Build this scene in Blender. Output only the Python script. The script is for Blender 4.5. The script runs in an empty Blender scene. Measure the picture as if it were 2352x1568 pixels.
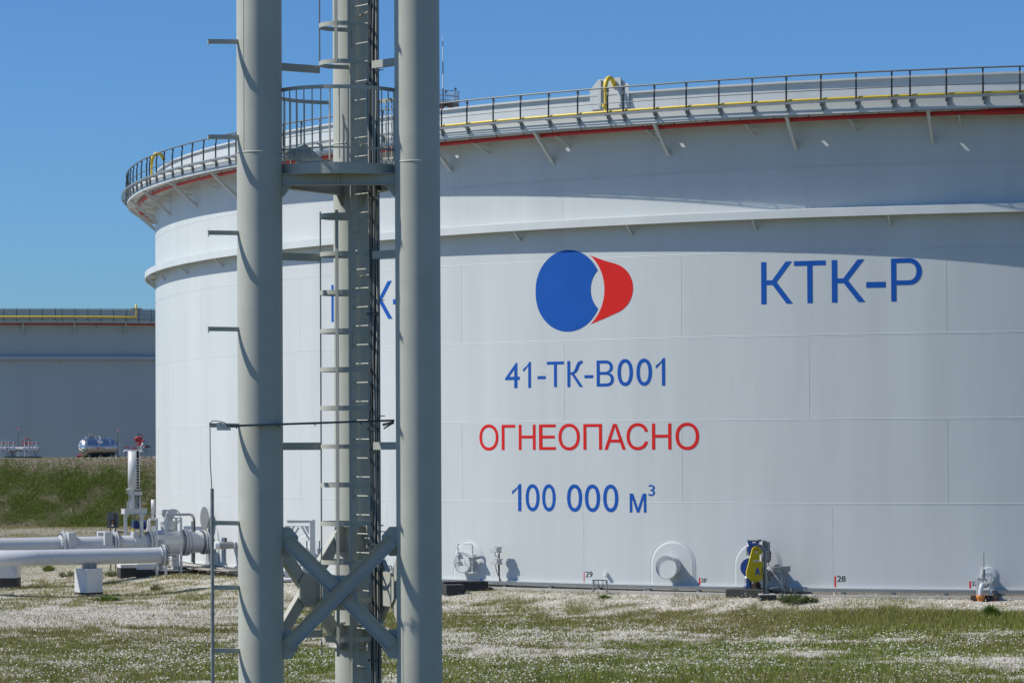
import bpy, bmesh, math, random
import numpy as np
from math import sin, cos, tan, pi, sqrt, atan2, radians, hypot
from mathutils import Vector, Matrix

random.seed(7)
RNG = np.random.default_rng(11)
sc = bpy.context.scene
COL = sc.collection

# ------------------------------------------------------------------ camera
# focal length in units of a 2352 px wide frame; a slightly cropped long-lens view from a bund about 6 m up
FPX, PITCH, ROLL, CAMH, SHY = 6500.0, .0181, -.0049, 5.2048, 114.396
cam = bpy.data.cameras.new('camera')
cam.sensor_fit = 'HORIZONTAL'
cam.sensor_width = 36.0
cam.lens = 36.0 * FPX / 2352
cam.shift_y = SHY / 2352
cam.clip_start = 0.5
cam.clip_end = 20000
co = bpy.data.objects.new('camera', cam)
COL.objects.link(co)
_r, _u, _f = Vector((1, 0, 0)), Vector((0, -sin(PITCH), cos(PITCH))), Vector((0, cos(PITCH), sin(PITCH)))
_s, _c = sin(ROLL), cos(ROLL)
_r2, _u2 = _c * _r + _s * _u, -_s * _r + _c * _u
co.matrix_world = Matrix(((_r2.x, _u2.x, -_f.x, 0), (_r2.y, _u2.y, -_f.y, 0), (_r2.z, _u2.z, -_f.z, CAMH), (0, 0, 0, 1)))
sc.camera = co

# ------------------------------------------------------------------ light
SUN_AZ, SUN_EL = radians(266.5), radians(46.5)       # azimuth clockwise from +Y
S_DIR = Vector((sin(SUN_AZ) * cos(SUN_EL), cos(SUN_AZ) * cos(SUN_EL), sin(SUN_EL)))
w = bpy.data.worlds.new('World')
sc.world = w
w.use_nodes = True
nt = w.node_tree
sky = nt.nodes.new('ShaderNodeTexSky')
sky.sky_type = 'NISHITA'
sky.sun_disc = False
sky.sun_elevation = SUN_EL
sky.sun_rotation = SUN_AZ
sky.altitude = 0
sky.air_density = 1.0
sky.dust_density = 0.3
sky.ozone_density = 1.6
bg = nt.nodes['Background']
bg.inputs['Strength'].default_value = 0.085
tint = nt.nodes.new('ShaderNodeMix')                   # a deep polarised blue, the same in every direction
tint.data_type = 'RGBA'
tint.blend_type = 'MULTIPLY'
tint.inputs['Factor'].default_value = 1
tint.inputs[7].default_value = (.45, .81, 1.30, 1)
nt.links.new(sky.outputs[0], tint.inputs[6])
nt.links.new(tint.outputs[2], bg.inputs[0])
ld = bpy.data.lights.new('sun', 'SUN')
ld.energy = 4.8
ld.angle = radians(0.5)
ld.color = (1.0, 0.95, 0.87)
lo = bpy.data.objects.new('sun', ld)
COL.objects.link(lo)
lo.rotation_euler = S_DIR.to_track_quat('Z', 'Y').to_euler()
lo.location = S_DIR * 300
vs = sc.view_settings
vs.view_transform = 'Standard'
vs.look = 'None'
vs.exposure = 0.0
vs.gamma = 1.0
vs.use_curve_mapping = False

# ------------------------------------------------------------------ survey helpers (photo pixel at a known depth -> metres)
def ray(x, y):
    a, b = x - 1176, y - 784
    u, v = _c * a + _s * b, -_s * a + _c * b - SHY
    X, Yc = u / FPX, -v / FPX
    return Vector((X, cos(PITCH) - Yc * sin(PITCH), Yc * cos(PITCH) + sin(PITCH)))
def at(x, y, D):
    r = ray(x, y)
    p = r * (D / r.y)
    p.z += CAMH
    return p
def onz(x, y, z):
    r = ray(x, y)
    p = r * ((z - CAMH) / r.z)
    p.z += CAMH
    return p
CX, CY, R = 26.8499, 142.1692, 44.4032
PHI, DPHI = 3.7189, .2206
def S(x, y, rr=R):                                    # arc length and height on the big tank
    r = ray(x, y)
    a = r.x ** 2 + r.y ** 2
    b = -2 * (r.x * CX + r.y * CY)
    d = b * b - 4 * a * (CX * CX + CY * CY - rr * rr)
    k = (-b - sqrt(d)) / (2 * a)
    p = r * k
    th = atan2(p.x - CX, p.y - CY) % (2 * pi)
    return R * (PHI - th), p.z + CAMH
def TH(s): return PHI - s / R
class Frame:
    def __init__(f, o, x, y, z): f.o, f.x, f.y, f.z = Vector(o), Vector(x).normalized(), Vector(y).normalized(), Vector(z).normalized()
    def __call__(f, a, b=0, c=0): return f.o + f.x * a + f.y * b + f.z * c
def tank_frame(s, z=0, rr=R, c=(CX, CY), phi=PHI):    # x along the shell to the right, y outwards, z up
    t = phi - s / R
    return Frame((c[0] + rr * sin(t), c[1] + rr * cos(t), z), (-cos(t), sin(t), 0), (sin(t), cos(t), 0), (0, 0, 1))
WORLD = Frame((0, 0, 0), (1, 0, 0), (0, 1, 0), (0, 0, 1))
def yaw_frame(o, a):
    return Frame(o, (cos(a), sin(a), 0), (-sin(a), cos(a), 0), (0, 0, 1))

# ------------------------------------------------------------------ mesh builder
def perp(d):
    d = Vector(d).normalized()
    up = Vector((0, 0, 1)) if abs(d.z) < .95 else Vector((0, 1, 0))
    a = d.cross(up).normalized()
    return d, a, a.cross(d).normalized()
class MB:
    def __init__(m): m.v, m.f, m.s = [], [], []
    def add(m, vs, fs, smooth=False):
        o = len(m.v)
        m.v += [tuple(v) for v in vs]
        for f in fs:
            m.f.append(tuple(o + i for i in f)); m.s.append(smooth)
        return m
    def box(m, lo, hi, fr=WORLD):
        vs = [fr(x, y, z) for z in (lo[2], hi[2]) for y in (lo[1], hi[1]) for x in (lo[0], hi[0])]
        return m.add(vs, [(0, 2, 3, 1), (4, 5, 7, 6), (0, 1, 5, 4), (2, 6, 7, 3), (0, 4, 6, 2), (1, 3, 7, 5)])
    def beam(m, p, q, w, h, up=(0, 0, 1)):             # w across, h along up
        p, q = Vector(p), Vector(q)
        d = (q - p).normalized()
        a = d.cross(Vector(up))
        if a.length < 1e-4: a = d.cross(Vector((0, 1, 0)))
        a.normalize()
        b = a.cross(d)
        vs = [e + a * i * w / 2 + b * j * h / 2 for e in (p, q) for i, j in ((-1, -1), (1, -1), (1, 1), (-1, 1))]
        return m.add(vs, [(0, 1, 2, 3), (7, 6, 5, 4), (0, 4, 5, 1), (1, 5, 6, 2), (2, 6, 7, 3), (3, 7, 4, 0)])
    def cyl(m, p, q, r, r2=None, n=16, caps=True):
        p, q = Vector(p), Vector(q)
        r2 = r if r2 is None else r2
        d, a, b = perp(q - p)
        A = [p + (a * cos(2 * pi * i / n) + b * sin(2 * pi * i / n)) * r for i in range(n)]
        B = [q + (a * cos(2 * pi * i / n) + b * sin(2 * pi * i / n)) * r2 for i in range(n)]
        m.add(A + B, [(i, (i + 1) % n, n + (i + 1) % n, n + i) for i in range(n)], True)
        if caps:
            m.add(A, [tuple(range(n))[::-1]])
            m.add(B, [tuple(range(n))])
        return m
    def tube(m, path, r, n=8, closed=False, caps=True, rs=None):
        P = [Vector(p) for p in path]
        k = len(P)
        vs = []
        pa = None
        for i in range(k):
            if closed: d = P[(i + 1) % k] - P[i - 1]
            else: d = P[min(i + 1, k - 1)] - P[max(i - 1, 0)]
            d.normalize()
            if pa is None: _, a, _ = perp(d)
            else:
                a = pa - d * pa.dot(d)
                a.normalize()
            pa = a
            b = d.cross(a)
            rr = rs[i] if rs else r
            vs += [P[i] + (a * cos(2 * pi * j / n) + b * sin(2 * pi * j / n)) * rr for j in range(n)]
        fs = []
        for i in range(k if closed else k - 1):
            o, o2 = i * n, ((i + 1) % k) * n
            fs += [(o + j, o + (j + 1) % n, o2 + (j + 1) % n, o2 + j) for j in range(n)]
        m.add(vs, fs, True)
        if caps and not closed:
            m.add(vs[:n], [tuple(range(n))[::-1]])
            m.add(vs[-n:], [tuple(range(n))])
        return m
    def lathe(m, prof, o, ax=(0, 0, 1), n=24, smooth=True):   # prof: (radius, distance along the axis)
        o = Vector(o)
        d, a, b = perp(ax)
        vs = []
        for r, z in prof:
            vs += [o + d * z + (a * cos(2 * pi * j / n) + b * sin(2 * pi * j / n)) * r for j in range(n)]
        fs = []
        for i in range(len(prof) - 1):
            fs += [(i * n + j, i * n + (j + 1) % n, (i + 1) * n + (j + 1) % n, (i + 1) * n + j) for j in range(n)]
        return m.add(vs, fs, smooth)
    def prism(m, poly, fr, y0, y1):                    # poly in the frame's x,z plane, thickness along y
        n = len(poly)
        A = [fr(x, y0, z) for x, z in poly]
        B = [fr(x, y1, z) for x, z in poly]
        m.add(A, [tuple(range(n))])
        m.add(B, [tuple(range(n))[::-1]])
        return m.add(A + B, [(i, n + i, n + (i + 1) % n, (i + 1) % n) for i in range(n)])
    def ring(m, prof, t0, t1, n, c=(CX, CY), smooth=True, closed=True):  # sweep an (r, z) profile about a tank axis
        k = len(prof)
        full = abs(abs(t1 - t0) - 2 * pi) < 1e-6
        cnt = n if full else n + 1
        ts = [t0 + (t1 - t0) * i / n for i in range(cnt)]
        segs = [(j, (j + 1) % k) for j in range(k if closed else k - 1)]
        for j0, j1 in segs:                            # each strip has its own vertices so that profile edges stay crisp
            vs = []
            for t in ts:
                for j in (j0, j1):
                    r, z = prof[j]
                    vs.append((c[0] + r * sin(t), c[1] + r * cos(t), z))
            fs = []
            for i in range(n):
                a, b = i, (i + 1) % cnt
                fs.append((a * 2, a * 2 + 1, b * 2 + 1, b * 2))
            m.add(vs, fs, smooth)
        return m
    def build(m, name, mat, parent=None, bevel=0):
        me = bpy.data.meshes.new(name)
        off = Vector(parent['_o']) if parent is not None and '_o' in parent else Vector((0, 0, 0))
        me.from_pydata([(x - off.x, y - off.y, z - off.z) for x, y, z in m.v], [], m.f)
        me.polygons.foreach_set('use_smooth', m.s)
        me.materials.append(mat)
        me.update()
        o = bpy.data.objects.new(name, me)
        COL.objects.link(o)
        if parent is not None:
            o.parent = parent
            if '_o' in parent: o['_o'] = parent['_o']
        if bevel:
            b = o.modifiers.new('bevel', 'BEVEL')
            b.width = bevel; b.segments = 2; b.limit_method = 'ANGLE'
        return o
def thing(name, label, cat, loc, group=None):
    o = bpy.data.objects.new(name, None)
    COL.objects.link(o)
    o.empty_display_size = .2
    o.location = loc
    o['_o'] = tuple(loc)
    return tag(o, label, cat, group)
def tag(o, label=None, cat=None, group=None, kind=None):
    if label: o['label'] = label
    if cat: o['category'] = cat
    if group: o['group'] = group
    if kind: o['kind'] = kind
    return o
def circle(c, ax, r, n=24, a0=0, a1=2 * pi, ref=None):
    d, a, b = perp(ax)
    if ref is not None:
        a = (Vector(ref) - d * Vector(ref).dot(d)).normalized(); b = d.cross(a)
    full = abs(a1 - a0 - 2 * pi) < 1e-6
    k = n if full else n + 1
    return [Vector(c) + (a * cos(a0 + (a1 - a0) * i / n) + b * sin(a0 + (a1 - a0) * i / n)) * r for i in range(k)]

# ------------------------------------------------------------------ materials
def mat(name, col, rough=.5, metal=0, var=.06, scale=1.5, bump=0, bscale=60, spec=.5, coat=0, streak=None, speck=None):
    m = bpy.data.materials.new(name)
    m.use_nodes = True
    n, l = m.node_tree.nodes, m.node_tree.links
    b = n['Principled BSDF']
    b.inputs['Roughness'].default_value = rough
    b.inputs['Metallic'].default_value = metal
    b.inputs['Specular IOR Level'].default_value = spec
    if coat: b.inputs['Coat Weight'].default_value = coat
    tc = n.new('ShaderNodeTexCoord')
    no = n.new('ShaderNodeTexNoise')
    no.inputs['Scale'].default_value = scale
    no.inputs['Detail'].default_value = 6
    no.inputs['Roughness'].default_value = .65
    mp = n.new('ShaderNodeMapping')
    if streak: mp.inputs['Scale'].default_value = streak
    l.new(tc.outputs['Object'], mp.inputs['Vector'])
    l.new(mp.outputs[0], no.inputs['Vector'])
    cr = n.new('ShaderNodeMapRange')
    cr.inputs['From Min'].default_value = .25
    cr.inputs['From Max'].default_value = .75
    cr.inputs['To Min'].default_value = 1 - var * 1.6
    cr.inputs['To Max'].default_value = 1 + var * .6
    l.new(no.outputs['Fac'], cr.inputs['Value'])
    mx = n.new('ShaderNodeVectorMath')
    mx.operation = 'SCALE'
    mx.inputs[0].default_value = col
    l.new(cr.outputs[0], mx.inputs['Scale'])
    out = mx.outputs[0]
    if speck:                                          # rust / dirt specks with a colour of their own
        scol, thr, ssc = speck
        n2 = n.new('ShaderNodeTexNoise')
        n2.inputs['Scale'].default_value = ssc
        n2.inputs['Detail'].default_value = 5
        l.new(mp.outputs[0], n2.inputs['Vector'])
        r2 = n.new('ShaderNodeMapRange')
        r2.inputs['From Min'].default_value = thr
        r2.inputs['From Max'].default_value = thr + .1
        l.new(n2.outputs['Fac'], r2.inputs['Value'])
        mm = n.new('ShaderNodeMix')
        mm.data_type = 'RGBA'
        l.new(r2.outputs[0], mm.inputs['Factor'])
        l.new(out, mm.inputs[6])
        mm.inputs[7].default_value = (*scol, 1)
        out = mm.outputs[2]
    l.new(out, b.inputs['Base Color'])
    rr = n.new('ShaderNodeMapRange')
    rr.inputs['To Min'].default_value = max(.03, rough - .08)
    rr.inputs['To Max'].default_value = min(1, rough + .1)
    l.new(no.outputs['Fac'], rr.inputs['Value'])
    l.new(rr.outputs[0], b.inputs['Roughness'])
    if bump:
        nb = n.new('ShaderNodeTexNoise')
        nb.inputs['Scale'].default_value = bscale
        nb.inputs['Detail'].default_value = 4
        l.new(tc.outputs['Object'], nb.inputs['Vector'])
        bp = n.new('ShaderNodeBump')
        bp.inputs['Strength'].default_value = bump
        bp.inputs['Distance'].default_value = .02
        l.new(nb.outputs['Fac'], bp.inputs['Height'])
        l.new(bp.outputs[0], b.inputs['Normal'])
    return m
M = dict(
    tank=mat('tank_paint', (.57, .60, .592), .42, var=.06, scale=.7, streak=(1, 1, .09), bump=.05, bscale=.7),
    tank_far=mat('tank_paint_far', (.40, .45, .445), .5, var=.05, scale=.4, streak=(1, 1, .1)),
    steel_white=mat('white_steel_paint', (.54, .555, .55), .4, var=.06, scale=1.2, speck=((.35, .3, .24), .74, 3)),
    pipe_white=mat('white_pipe_paint', (.56, .575, .58), .28, var=.05, scale=.8, coat=.2),
    mast=mat('grey_green_mast_paint', (.44, .45, .39), .5, var=.09, scale=1.1, bump=.05, bscale=7, speck=((.22, .22, .19), .72, 4)),
    rail=mat('dark_rail_steel', (.15, .16, .155), .5, metal=.2, var=.12, scale=5),
    galv=mat('galvanised_steel', (.30, .315, .31), .45, metal=.5, var=.15, scale=8),
    post=mat('black_post_steel', (.055, .058, .06), .5, var=.12, scale=5),
    dark_steel=mat('dark_grey_steel', (.075, .085, .09), .5, var=.12, scale=5),
    tray=mat('dark_cable_tray_steel', (.10, .12, .13), .5, metal=.3, var=.15, scale=6),
    black=mat('black_rubber', (.018, .018, .02), .55, var=.2, scale=5),
    red=mat('red_pipe_paint', (.48, .018, .02), .4, var=.12, scale=2),
    red_text=mat('red_lettering_paint', (.66, .018, .014), .5, var=.05, scale=1, spec=.2),
    blue_text=mat('blue_lettering_paint', (.008, .09, .40), .5, var=.05, scale=1, spec=.2),
    black_text=mat('black_stencil_paint', (.02, .02, .022), .5, var=.1, scale=3),
    yellow=mat('yellow_paint', (.78, .56, .05), .4, var=.08, scale=3),
    guard=mat('yellow_guard_paint', (.60, .46, .005), .35, var=.08, scale=3),
    blue=mat('blue_machine_paint', (.010, .038, .19), .35, var=.12, scale=6),
    concrete=mat('pale_concrete', (.44, .42, .37), .9, var=.18, scale=3, bump=.3, bscale=30),
    bitumen=mat('black_bitumen_coat', (.045, .044, .044), .75, var=.3, scale=6, bump=.3, bscale=30, speck=((.22, .2, .17), .68, 7)),
    white_block=mat('white_painted_concrete', (.66, .665, .65), .7, var=.07, scale=3, bump=.15, bscale=25, speck=((.4, .36, .28), .72, 5)),
    orange=mat('orange_paint', (.55, .19, .02), .45, var=.15, scale=6),
    rust=mat('dark_rusty_iron', (.06, .03, .022), .7, var=.25, scale=10),
    foil=mat('polished_foil_cladding', (.60, .60, .59), .30, metal=1, var=.05, scale=3, bump=.03, bscale=3),
    bolt=mat('bolt_steel', (.26, .27, .27), .4, metal=.7, var=.2, scale=20),
    white=mat('white_sign_paint', (.75, .75, .74), .5, var=.05, scale=5),
    wood=mat('weathered_planks', (.33, .30, .26), .85, var=.2, scale=6),
)

def plate_tone(m, amp=.035):
    """each shell plate was painted a touch differently: a tone per plate, set by the plate's own place on the shell"""
    n, l = m.node_tree.nodes, m.node_tree.links
    b = n['Principled BSDF']
    src = b.inputs['Base Color'].links[0].from_socket
    tc = n.new('ShaderNodeTexCoord')
    sx = n.new('ShaderNodeSeparateXYZ')
    l.new(tc.outputs['Object'], sx.inputs[0])
    def mth(op, a, b_=None):
        q = n.new('ShaderNodeMath'); q.operation = op
        for i, v in enumerate((a, b_)):
            if v is None: continue
            if isinstance(v, (int, float)): q.inputs[i].default_value = v
            else: l.new(v, q.inputs[i])
        return q.outputs[0]
    th = mth('ADD', mth('ARCTAN2', mth('MULTIPLY', sx.outputs[0], -1), mth('MULTIPLY', sx.outputs[1], -1)), pi)
    s_ = mth('MULTIPLY', mth('SUBTRACT', PHI, th), R)
    cz_ = mth('FLOOR', mth('DIVIDE', sx.outputs[2], 3))
    odd = mth('FLOORED_MODULO', cz_, 2)
    s0 = mth('ADD', mth('MULTIPLY', odd, 4.12), mth('MULTIPLY', mth('MULTIPLY', mth('SUBTRACT', 1, odd), mth('GREATER_THAN', cz_, .5)), -.82))
    k = mth('FLOOR', mth('DIVIDE', mth('SUBTRACT', s_, s0), DPHI * R))
    cb = n.new('ShaderNodeCombineXYZ')
    l.new(k, cb.inputs[0]); l.new(cz_, cb.inputs[1])
    wn = n.new('ShaderNodeTexWhiteNoise'); wn.noise_dimensions = '2D'
    l.new(cb.outputs[0], wn.inputs['Vector'])
    f = mth('ADD', mth('MULTIPLY', wn.outputs['Value'], amp), 1 - amp / 2)
    vm = n.new('ShaderNodeVectorMath'); vm.operation = 'SCALE'
    l.new(src, vm.inputs[0]); l.new(f, vm.inputs['Scale'])
    l.new(vm.outputs[0], b.inputs['Base Color'])
M['shell'] = mat('tank_shell_paint', (.57, .60, .592), .42, var=.06, scale=.7, streak=(1, 1, .09), bump=.06, bscale=.6)
plate_tone(M['shell'])
# ------------------------------------------------------------------ setting: ground and embankment
def vnoise(x, y, sc_, seed):
    r = np.random.default_rng(seed)
    T = r.random((256, 256))
    x = np.asarray(x) / sc_; y = np.asarray(y) / sc_
    xi, yi = np.floor(x).astype(int), np.floor(y).astype(int)
    fx, fy = x - xi, y - yi
    fx, fy = fx * fx * (3 - 2 * fx), fy * fy * (3 - 2 * fy)
    g = lambda i, j: T[i % 256, j % 256]
    return (g(xi, yi) * (1 - fx) + g(xi + 1, yi) * fx) * (1 - fy) + (g(xi, yi + 1) * (1 - fx) + g(xi + 1, yi + 1) * fx) * fy
def fbm(x, y, s, seed):
    return .5 * vnoise(x, y, s, seed) + .3 * vnoise(x, y, s / 2.1, seed + 1) + .2 * vnoise(x, y, s / 4.3, seed + 2)
def gz(x, y):
    x = np.asarray(x, float); y = np.asarray(y, float)
    d = np.hypot(x - CX, y - CY) - R
    t = np.clip((d - 1.3) / 5.2, 0, 1)
    z = -.31 - .47 * (t * t * (3 - 2 * t))
    return z + (fbm(x, y, 4.0, 3) - .5) * .10 * np.clip((d - 1.2) / 2, 0, 1)
def axis_steps(lo, a, b, hi, fine, n):
    k = np.linspace(0, 1, n) ** 3
    return np.concatenate([(a - (a - lo) * k)[::-1][:-1], np.arange(a, b, fine), b + (hi - b) * k])
gx = axis_steps(-3000, -50, 40, 3000, .6, 24)
gy = axis_steps(-300, 30, 150, 6000, .6, 24)
X, Y = np.meshgrid(gx, gy)
Z = gz(X, Y)
nx, ny = len(gx), len(gy)
idx = np.arange(nx * ny).reshape(ny, nx)
quads = np.stack([idx[:-1, :-1], idx[:-1, 1:], idx[1:, 1:], idx[1:, :-1]], -1).reshape(-1, 4)
def mesh_np(name, verts, faces, mat_, k, smooth=False, kind=None, mats=None, mi=None):
    me = bpy.data.meshes.new(name)
    me.vertices.add(len(verts))
    me.vertices.foreach_set('co', np.asarray(verts, np.float32).ravel())
    me.loops.add(len(faces) * k)
    me.loops.foreach_set('vertex_index', np.asarray(faces, np.int32).ravel())
    me.polygons.add(len(faces))
    me.polygons.foreach_set('loop_start', np.arange(len(faces), dtype=np.int32) * k)
    me.polygons.foreach_set('use_smooth', np.full(len(faces), smooth))
    for mm in (mats or [mat_]): me.materials.append(mm)
    if mi is not None: me.polygons.foreach_set('material_index', np.asarray(mi, np.int32))
    me.update(calc_edges=True)
    me.validate()
    o = bpy.data.objects.new(name, me)
    COL.objects.link(o)
    if kind: o['kind'] = kind
    return o

sm = lambda a, b, v: np.clip((v - a) / (b - a), 0, 1) ** 2 * (3 - 2 * np.clip((v - a) / (b - a), 0, 1))
def zones(x, y, d):
    n1, n3 = fbm(x, y, 7, 31), fbm(x * .45, y, 3.2, 51)
    yy = y + (n1 - .5) * 5 + (fbm(x, y, 1.4, 33) - .5) * 3
    left = sm(-6.5, -10.5, x + (n1 - .5) * 4)
    wet = sm(7, 12, x + (n1 - .5) * 5) * sm(84.5, 87, yy) * sm(3.0, 4.4, d)
    dd = d + (n3 - .5) * 3
    clump = sm(.40, .58, fbm(x, y, .75, 41))
    # right and centre: gravel shoulder, olive sward, white-flowered belt, green meadow
    shoulder = 1 - sm(3.0, 4.6, dd)
    belt = sm(91, 89, yy) * sm(83, 85, yy)
    green = sm(85, 83, yy)
    g = .16 * shoulder + (1 - shoulder) * (.80 * (1 - belt - green).clip(0, 1) + .36 * belt + .95 * green) + 1.0 * wet
    fl = .10 * shoulder + (1 - shoulder) * (.13 * (1 - belt - green).clip(0, 1) + .95 * belt + .42 * green)
    fl = np.where(y < 73, fl * .7, fl) * (1 - .8 * wet)
    dryf = .7 * shoulder + (1 - shoulder) * (.66 * (1 - belt - green).clip(0, 1) + .55 * belt + .20 * green) - .3 * wet
    # left field: grey gravel by the pipes, a pale belt, then brownish sward
    swl = sm(94, 91.5, yy)
    gl = .26 * sm(101, 104, yy) + .09 * (1 - sm(101, 104, yy)) * (1 - swl) + .80 * swl
    fll = .03 + (.08 + .34 * sm(-13.5, -9, x) + .10 * sm(80, 76, yy)) * sm(91, 88, yy)
    drl = .62 + .25 * (n3 - .5)
    g = g * (1 - left) + gl * left
    fl = fl * (1 - left) + fll * left
    dryf = dryf * (1 - left) + drl * left
    g = g * (1 - .75 * sm(.60, .72, fbm(x * .6, y, 4.5, 91)))      # bare patches and old wheel tracks
    dense = sm(.5, .9, g)
    g = g * (clump * 1.7 * (1 - dense) + dense * (.45 + .75 * clump)) * (.75 + .5 * n3)
    fl = fl * (.08 + 1.7 * sm(.42, .66, fbm(x, y, 1.5, 61))) * (.5 + sm(.35, .6, fbm(x, y, .35, 63)))
    return np.clip(g, 0, 1.3), np.clip(fl, 0, 1), np.clip(dryf + (n1 - .5) * .8, .03, .97)
def ground_mat(name, c1, c2, c3, green, gthr, gscale, cover=None):
    m = bpy.data.materials.new(name)
    m.use_nodes = True
    n, l = m.node_tree.nodes, m.node_tree.links
    b = n['Principled BSDF']
    b.inputs['Roughness'].default_value = .95
    b.inputs['Specular IOR Level'].default_value = .2
    tc = n.new('ShaderNodeTexCoord')
    vo = n.new('ShaderNodeTexVoronoi')
    vo.inputs['Scale'].default_value = 16
    l.new(tc.outputs['Object'], vo.inputs['Vector'])
    rp = n.new('ShaderNodeValToRGB')
    e = rp.color_ramp.elements
    e[0].position = 0; e[0].color = (*c1, 1)
    e[1].position = 1; e[1].color = (*c3, 1)
    k = e.new(.45); k.color = (*c2, 1)
    sp = n.new('ShaderNodeSeparateColor')
    l.new(vo.outputs['Color'], sp.inputs[0])
    l.new(sp.outputs[0], rp.inputs[0])
    no = n.new('ShaderNodeTexNoise')
    no.inputs['Scale'].default_value = gscale
    no.inputs['Detail'].default_value = 9
    no.inputs['Roughness'].default_value = .7
    l.new(tc.outputs['Object'], no.inputs['Vector'])
    mr = n.new('ShaderNodeMapRange')
    mr.inputs['From Min'].default_value = gthr
    mr.inputs['From Max'].default_value = gthr + .12
    l.new(no.outputs['Fac'], mr.inputs['Value'])
    mx = n.new('ShaderNodeMix')
    mx.data_type = 'RGBA'
    l.new(mr.outputs[0], mx.inputs['Factor'])
    l.new(rp.outputs[0], mx.inputs[6])
    mx.inputs[7].default_value = (*green, 1)
    out = mx.outputs[2]
    if cover:                                          # soil and thatch where the sward is closed
        at_ = n.new('ShaderNodeAttribute')
        at_.attribute_name = 'cover'
        no2 = n.new('ShaderNodeTexNoise')
        no2.inputs['Scale'].default_value = 1.3
        no2.inputs['Detail'].default_value = 6
        l.new(tc.outputs['Object'], no2.inputs['Vector'])
        sc_ = n.new('ShaderNodeMix')
        sc_.data_type = 'RGBA'
        sc_.inputs[6].default_value = (*cover[0], 1)
        sc_.inputs[7].default_value = (*cover[1], 1)
        l.new(no2.outputs['Fac'], sc_.inputs['Factor'])
        m3 = n.new('ShaderNodeMix')
        m3.data_type = 'RGBA'
        l.new(at_.outputs['Fac'], m3.inputs['Factor'])
        l.new(out, m3.inputs[6])
        l.new(sc_.outputs[2], m3.inputs[7])
        out = m3.outputs[2]
    l.new(out, b.inputs['Base Color'])
    bp = n.new('ShaderNodeBump')
    bp.inputs['Strength'].default_value = .8
    bp.inputs['Distance'].default_value = .05
    l.new(vo.outputs['Distance'], bp.inputs['Height'])
    l.new(bp.outputs[0], b.inputs['Normal'])
    return m
M['ground'] = ground_mat('gravel_ground', (.27, .25, .20), (.50, .465, .39), (.70, .66, .57), (.17, .15, .075), .55, .35, cover=((.11, .095, .045), (.15, .155, .055)))
M['bank'] = ground_mat('bank_soil', (.08, .06, .035), (.14, .11, .07), (.28, .25, .19), (.07, .085, .03), .5, .4)
gobj = mesh_np('ground', np.stack([X.ravel(), Y.ravel(), Z.ravel()], 1), quads, M['ground'], 4, True, 'structure')
_g, _fl, _dr = zones(X.ravel(), Y.ravel(), np.hypot(X.ravel() - CX, Y.ravel() - CY) - R)
_cov = np.clip(_g * 1.25, 0, .92)
_cov = np.where(Y.ravel() < 66, np.maximum(_cov, .9), _cov)
_cov = np.where(Y.ravel() > 126, .45, _cov)
_at = gobj.data.attributes.new('cover', 'FLOAT', 'POINT')
_at.data.foreach_set('value', _cov.astype(np.float32))
# the bund behind the tanks: foot at 207 m, crest 215 m, flat top 14 m wide
bx = np.arange(-160, 90, 1.0)
prof_bank = prof = [(206.2, -1.2), (207.6, -.45), (208.6, .05), (210.0, 1.0), (211.6, 2.05), (213.2, 3.1), (214.4, 3.85), (215.1, 4.15), (216.0, 4.22), (222, 4.24), (229, 4.22), (236, -1.2)]
bv, k = [], len(prof)
for x in bx:
    for j, (y, z) in enumerate(prof):
        q = .22 * (float(vnoise(x, y, 2.3, 21)) - .5) if 0 < j < 8 else .03 * (float(vnoise(x, y, 3, 22)) - .5)
        bv.append((x, y, z + q))
bf = [(i * k + j, (i + 1) * k + j, (i + 1) * k + j + 1, i * k + j + 1) for i in range(len(bx) - 1) for j in range(k - 1)]
mesh_np('embankment', bv, bf, M['bank'], 4, True, 'structure')

# ------------------------------------------------------------------ lettering
def glyph_mesh(body, bold=0):
    cu = bpy.data.curves.new('t', 'FONT')
    cu.body = body
    cu.offset = bold
    cu.resolution_u = 6
    o = bpy.data.objects.new('t', cu)
    COL.objects.link(o)
    dg = bpy.context.evaluated_depsgraph_get()
    me = bpy.data.meshes.new_from_object(o.evaluated_get(dg))
    COL.objects.unlink(o)
    bpy.data.objects.remove(o)
    bpy.data.curves.remove(cu)
    bm = bmesh.new()
    bm.from_mesh(me)
    bpy.data.meshes.remove(me)
    return bm
def uv_polys(key, u0, u1, v0, v1):
    if key == '1': P_ = [[(.66, 0), (1, 0), (1, 1), (.76, 1), (.66, .93)], [(.66, .93), (.5, .86), (0, .73), (0, .62), (.4, .75), (.66, .87)]]
    elif key == 'Р':
        P_ = [[(0, 0), (.17, 0), (.17, 1), (0, 1)], [(.17, .895), (.6, .895), (.6, 1), (.17, 1)], [(.17, .38), (.6, .38), (.6, .485), (.17, .485)]]
        A = np.linspace(-pi / 2, pi / 2, 19)
        o = [(.6 + .40 * cos(a), .69 + .31 * sin(a)) for a in A]; i = [(.6 + .23 * cos(a), .69 + .205 * sin(a)) for a in A]
        P_ += [[o[k], o[k + 1], i[k + 1], i[k]] for k in range(18)]
    else:
        P_ = [[(0, 0), (.15, 0), (.15, 1), (0, 1)], [(.85, 0), (1, 0), (1, 1), (.85, 1)], [(.15, 1), (.15, .75), (.43, 0), (.5, 0), (.5, .22), (.21, 1)], [(.85, 1), (.79, 1), (.5, .22), (.5, 0), (.57, 0), (.85, .75)]]
    return [[(u0 + (u1 - u0) * x, v0 + (v1 - v0) * y) for x, y in p] for p in P_]
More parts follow.
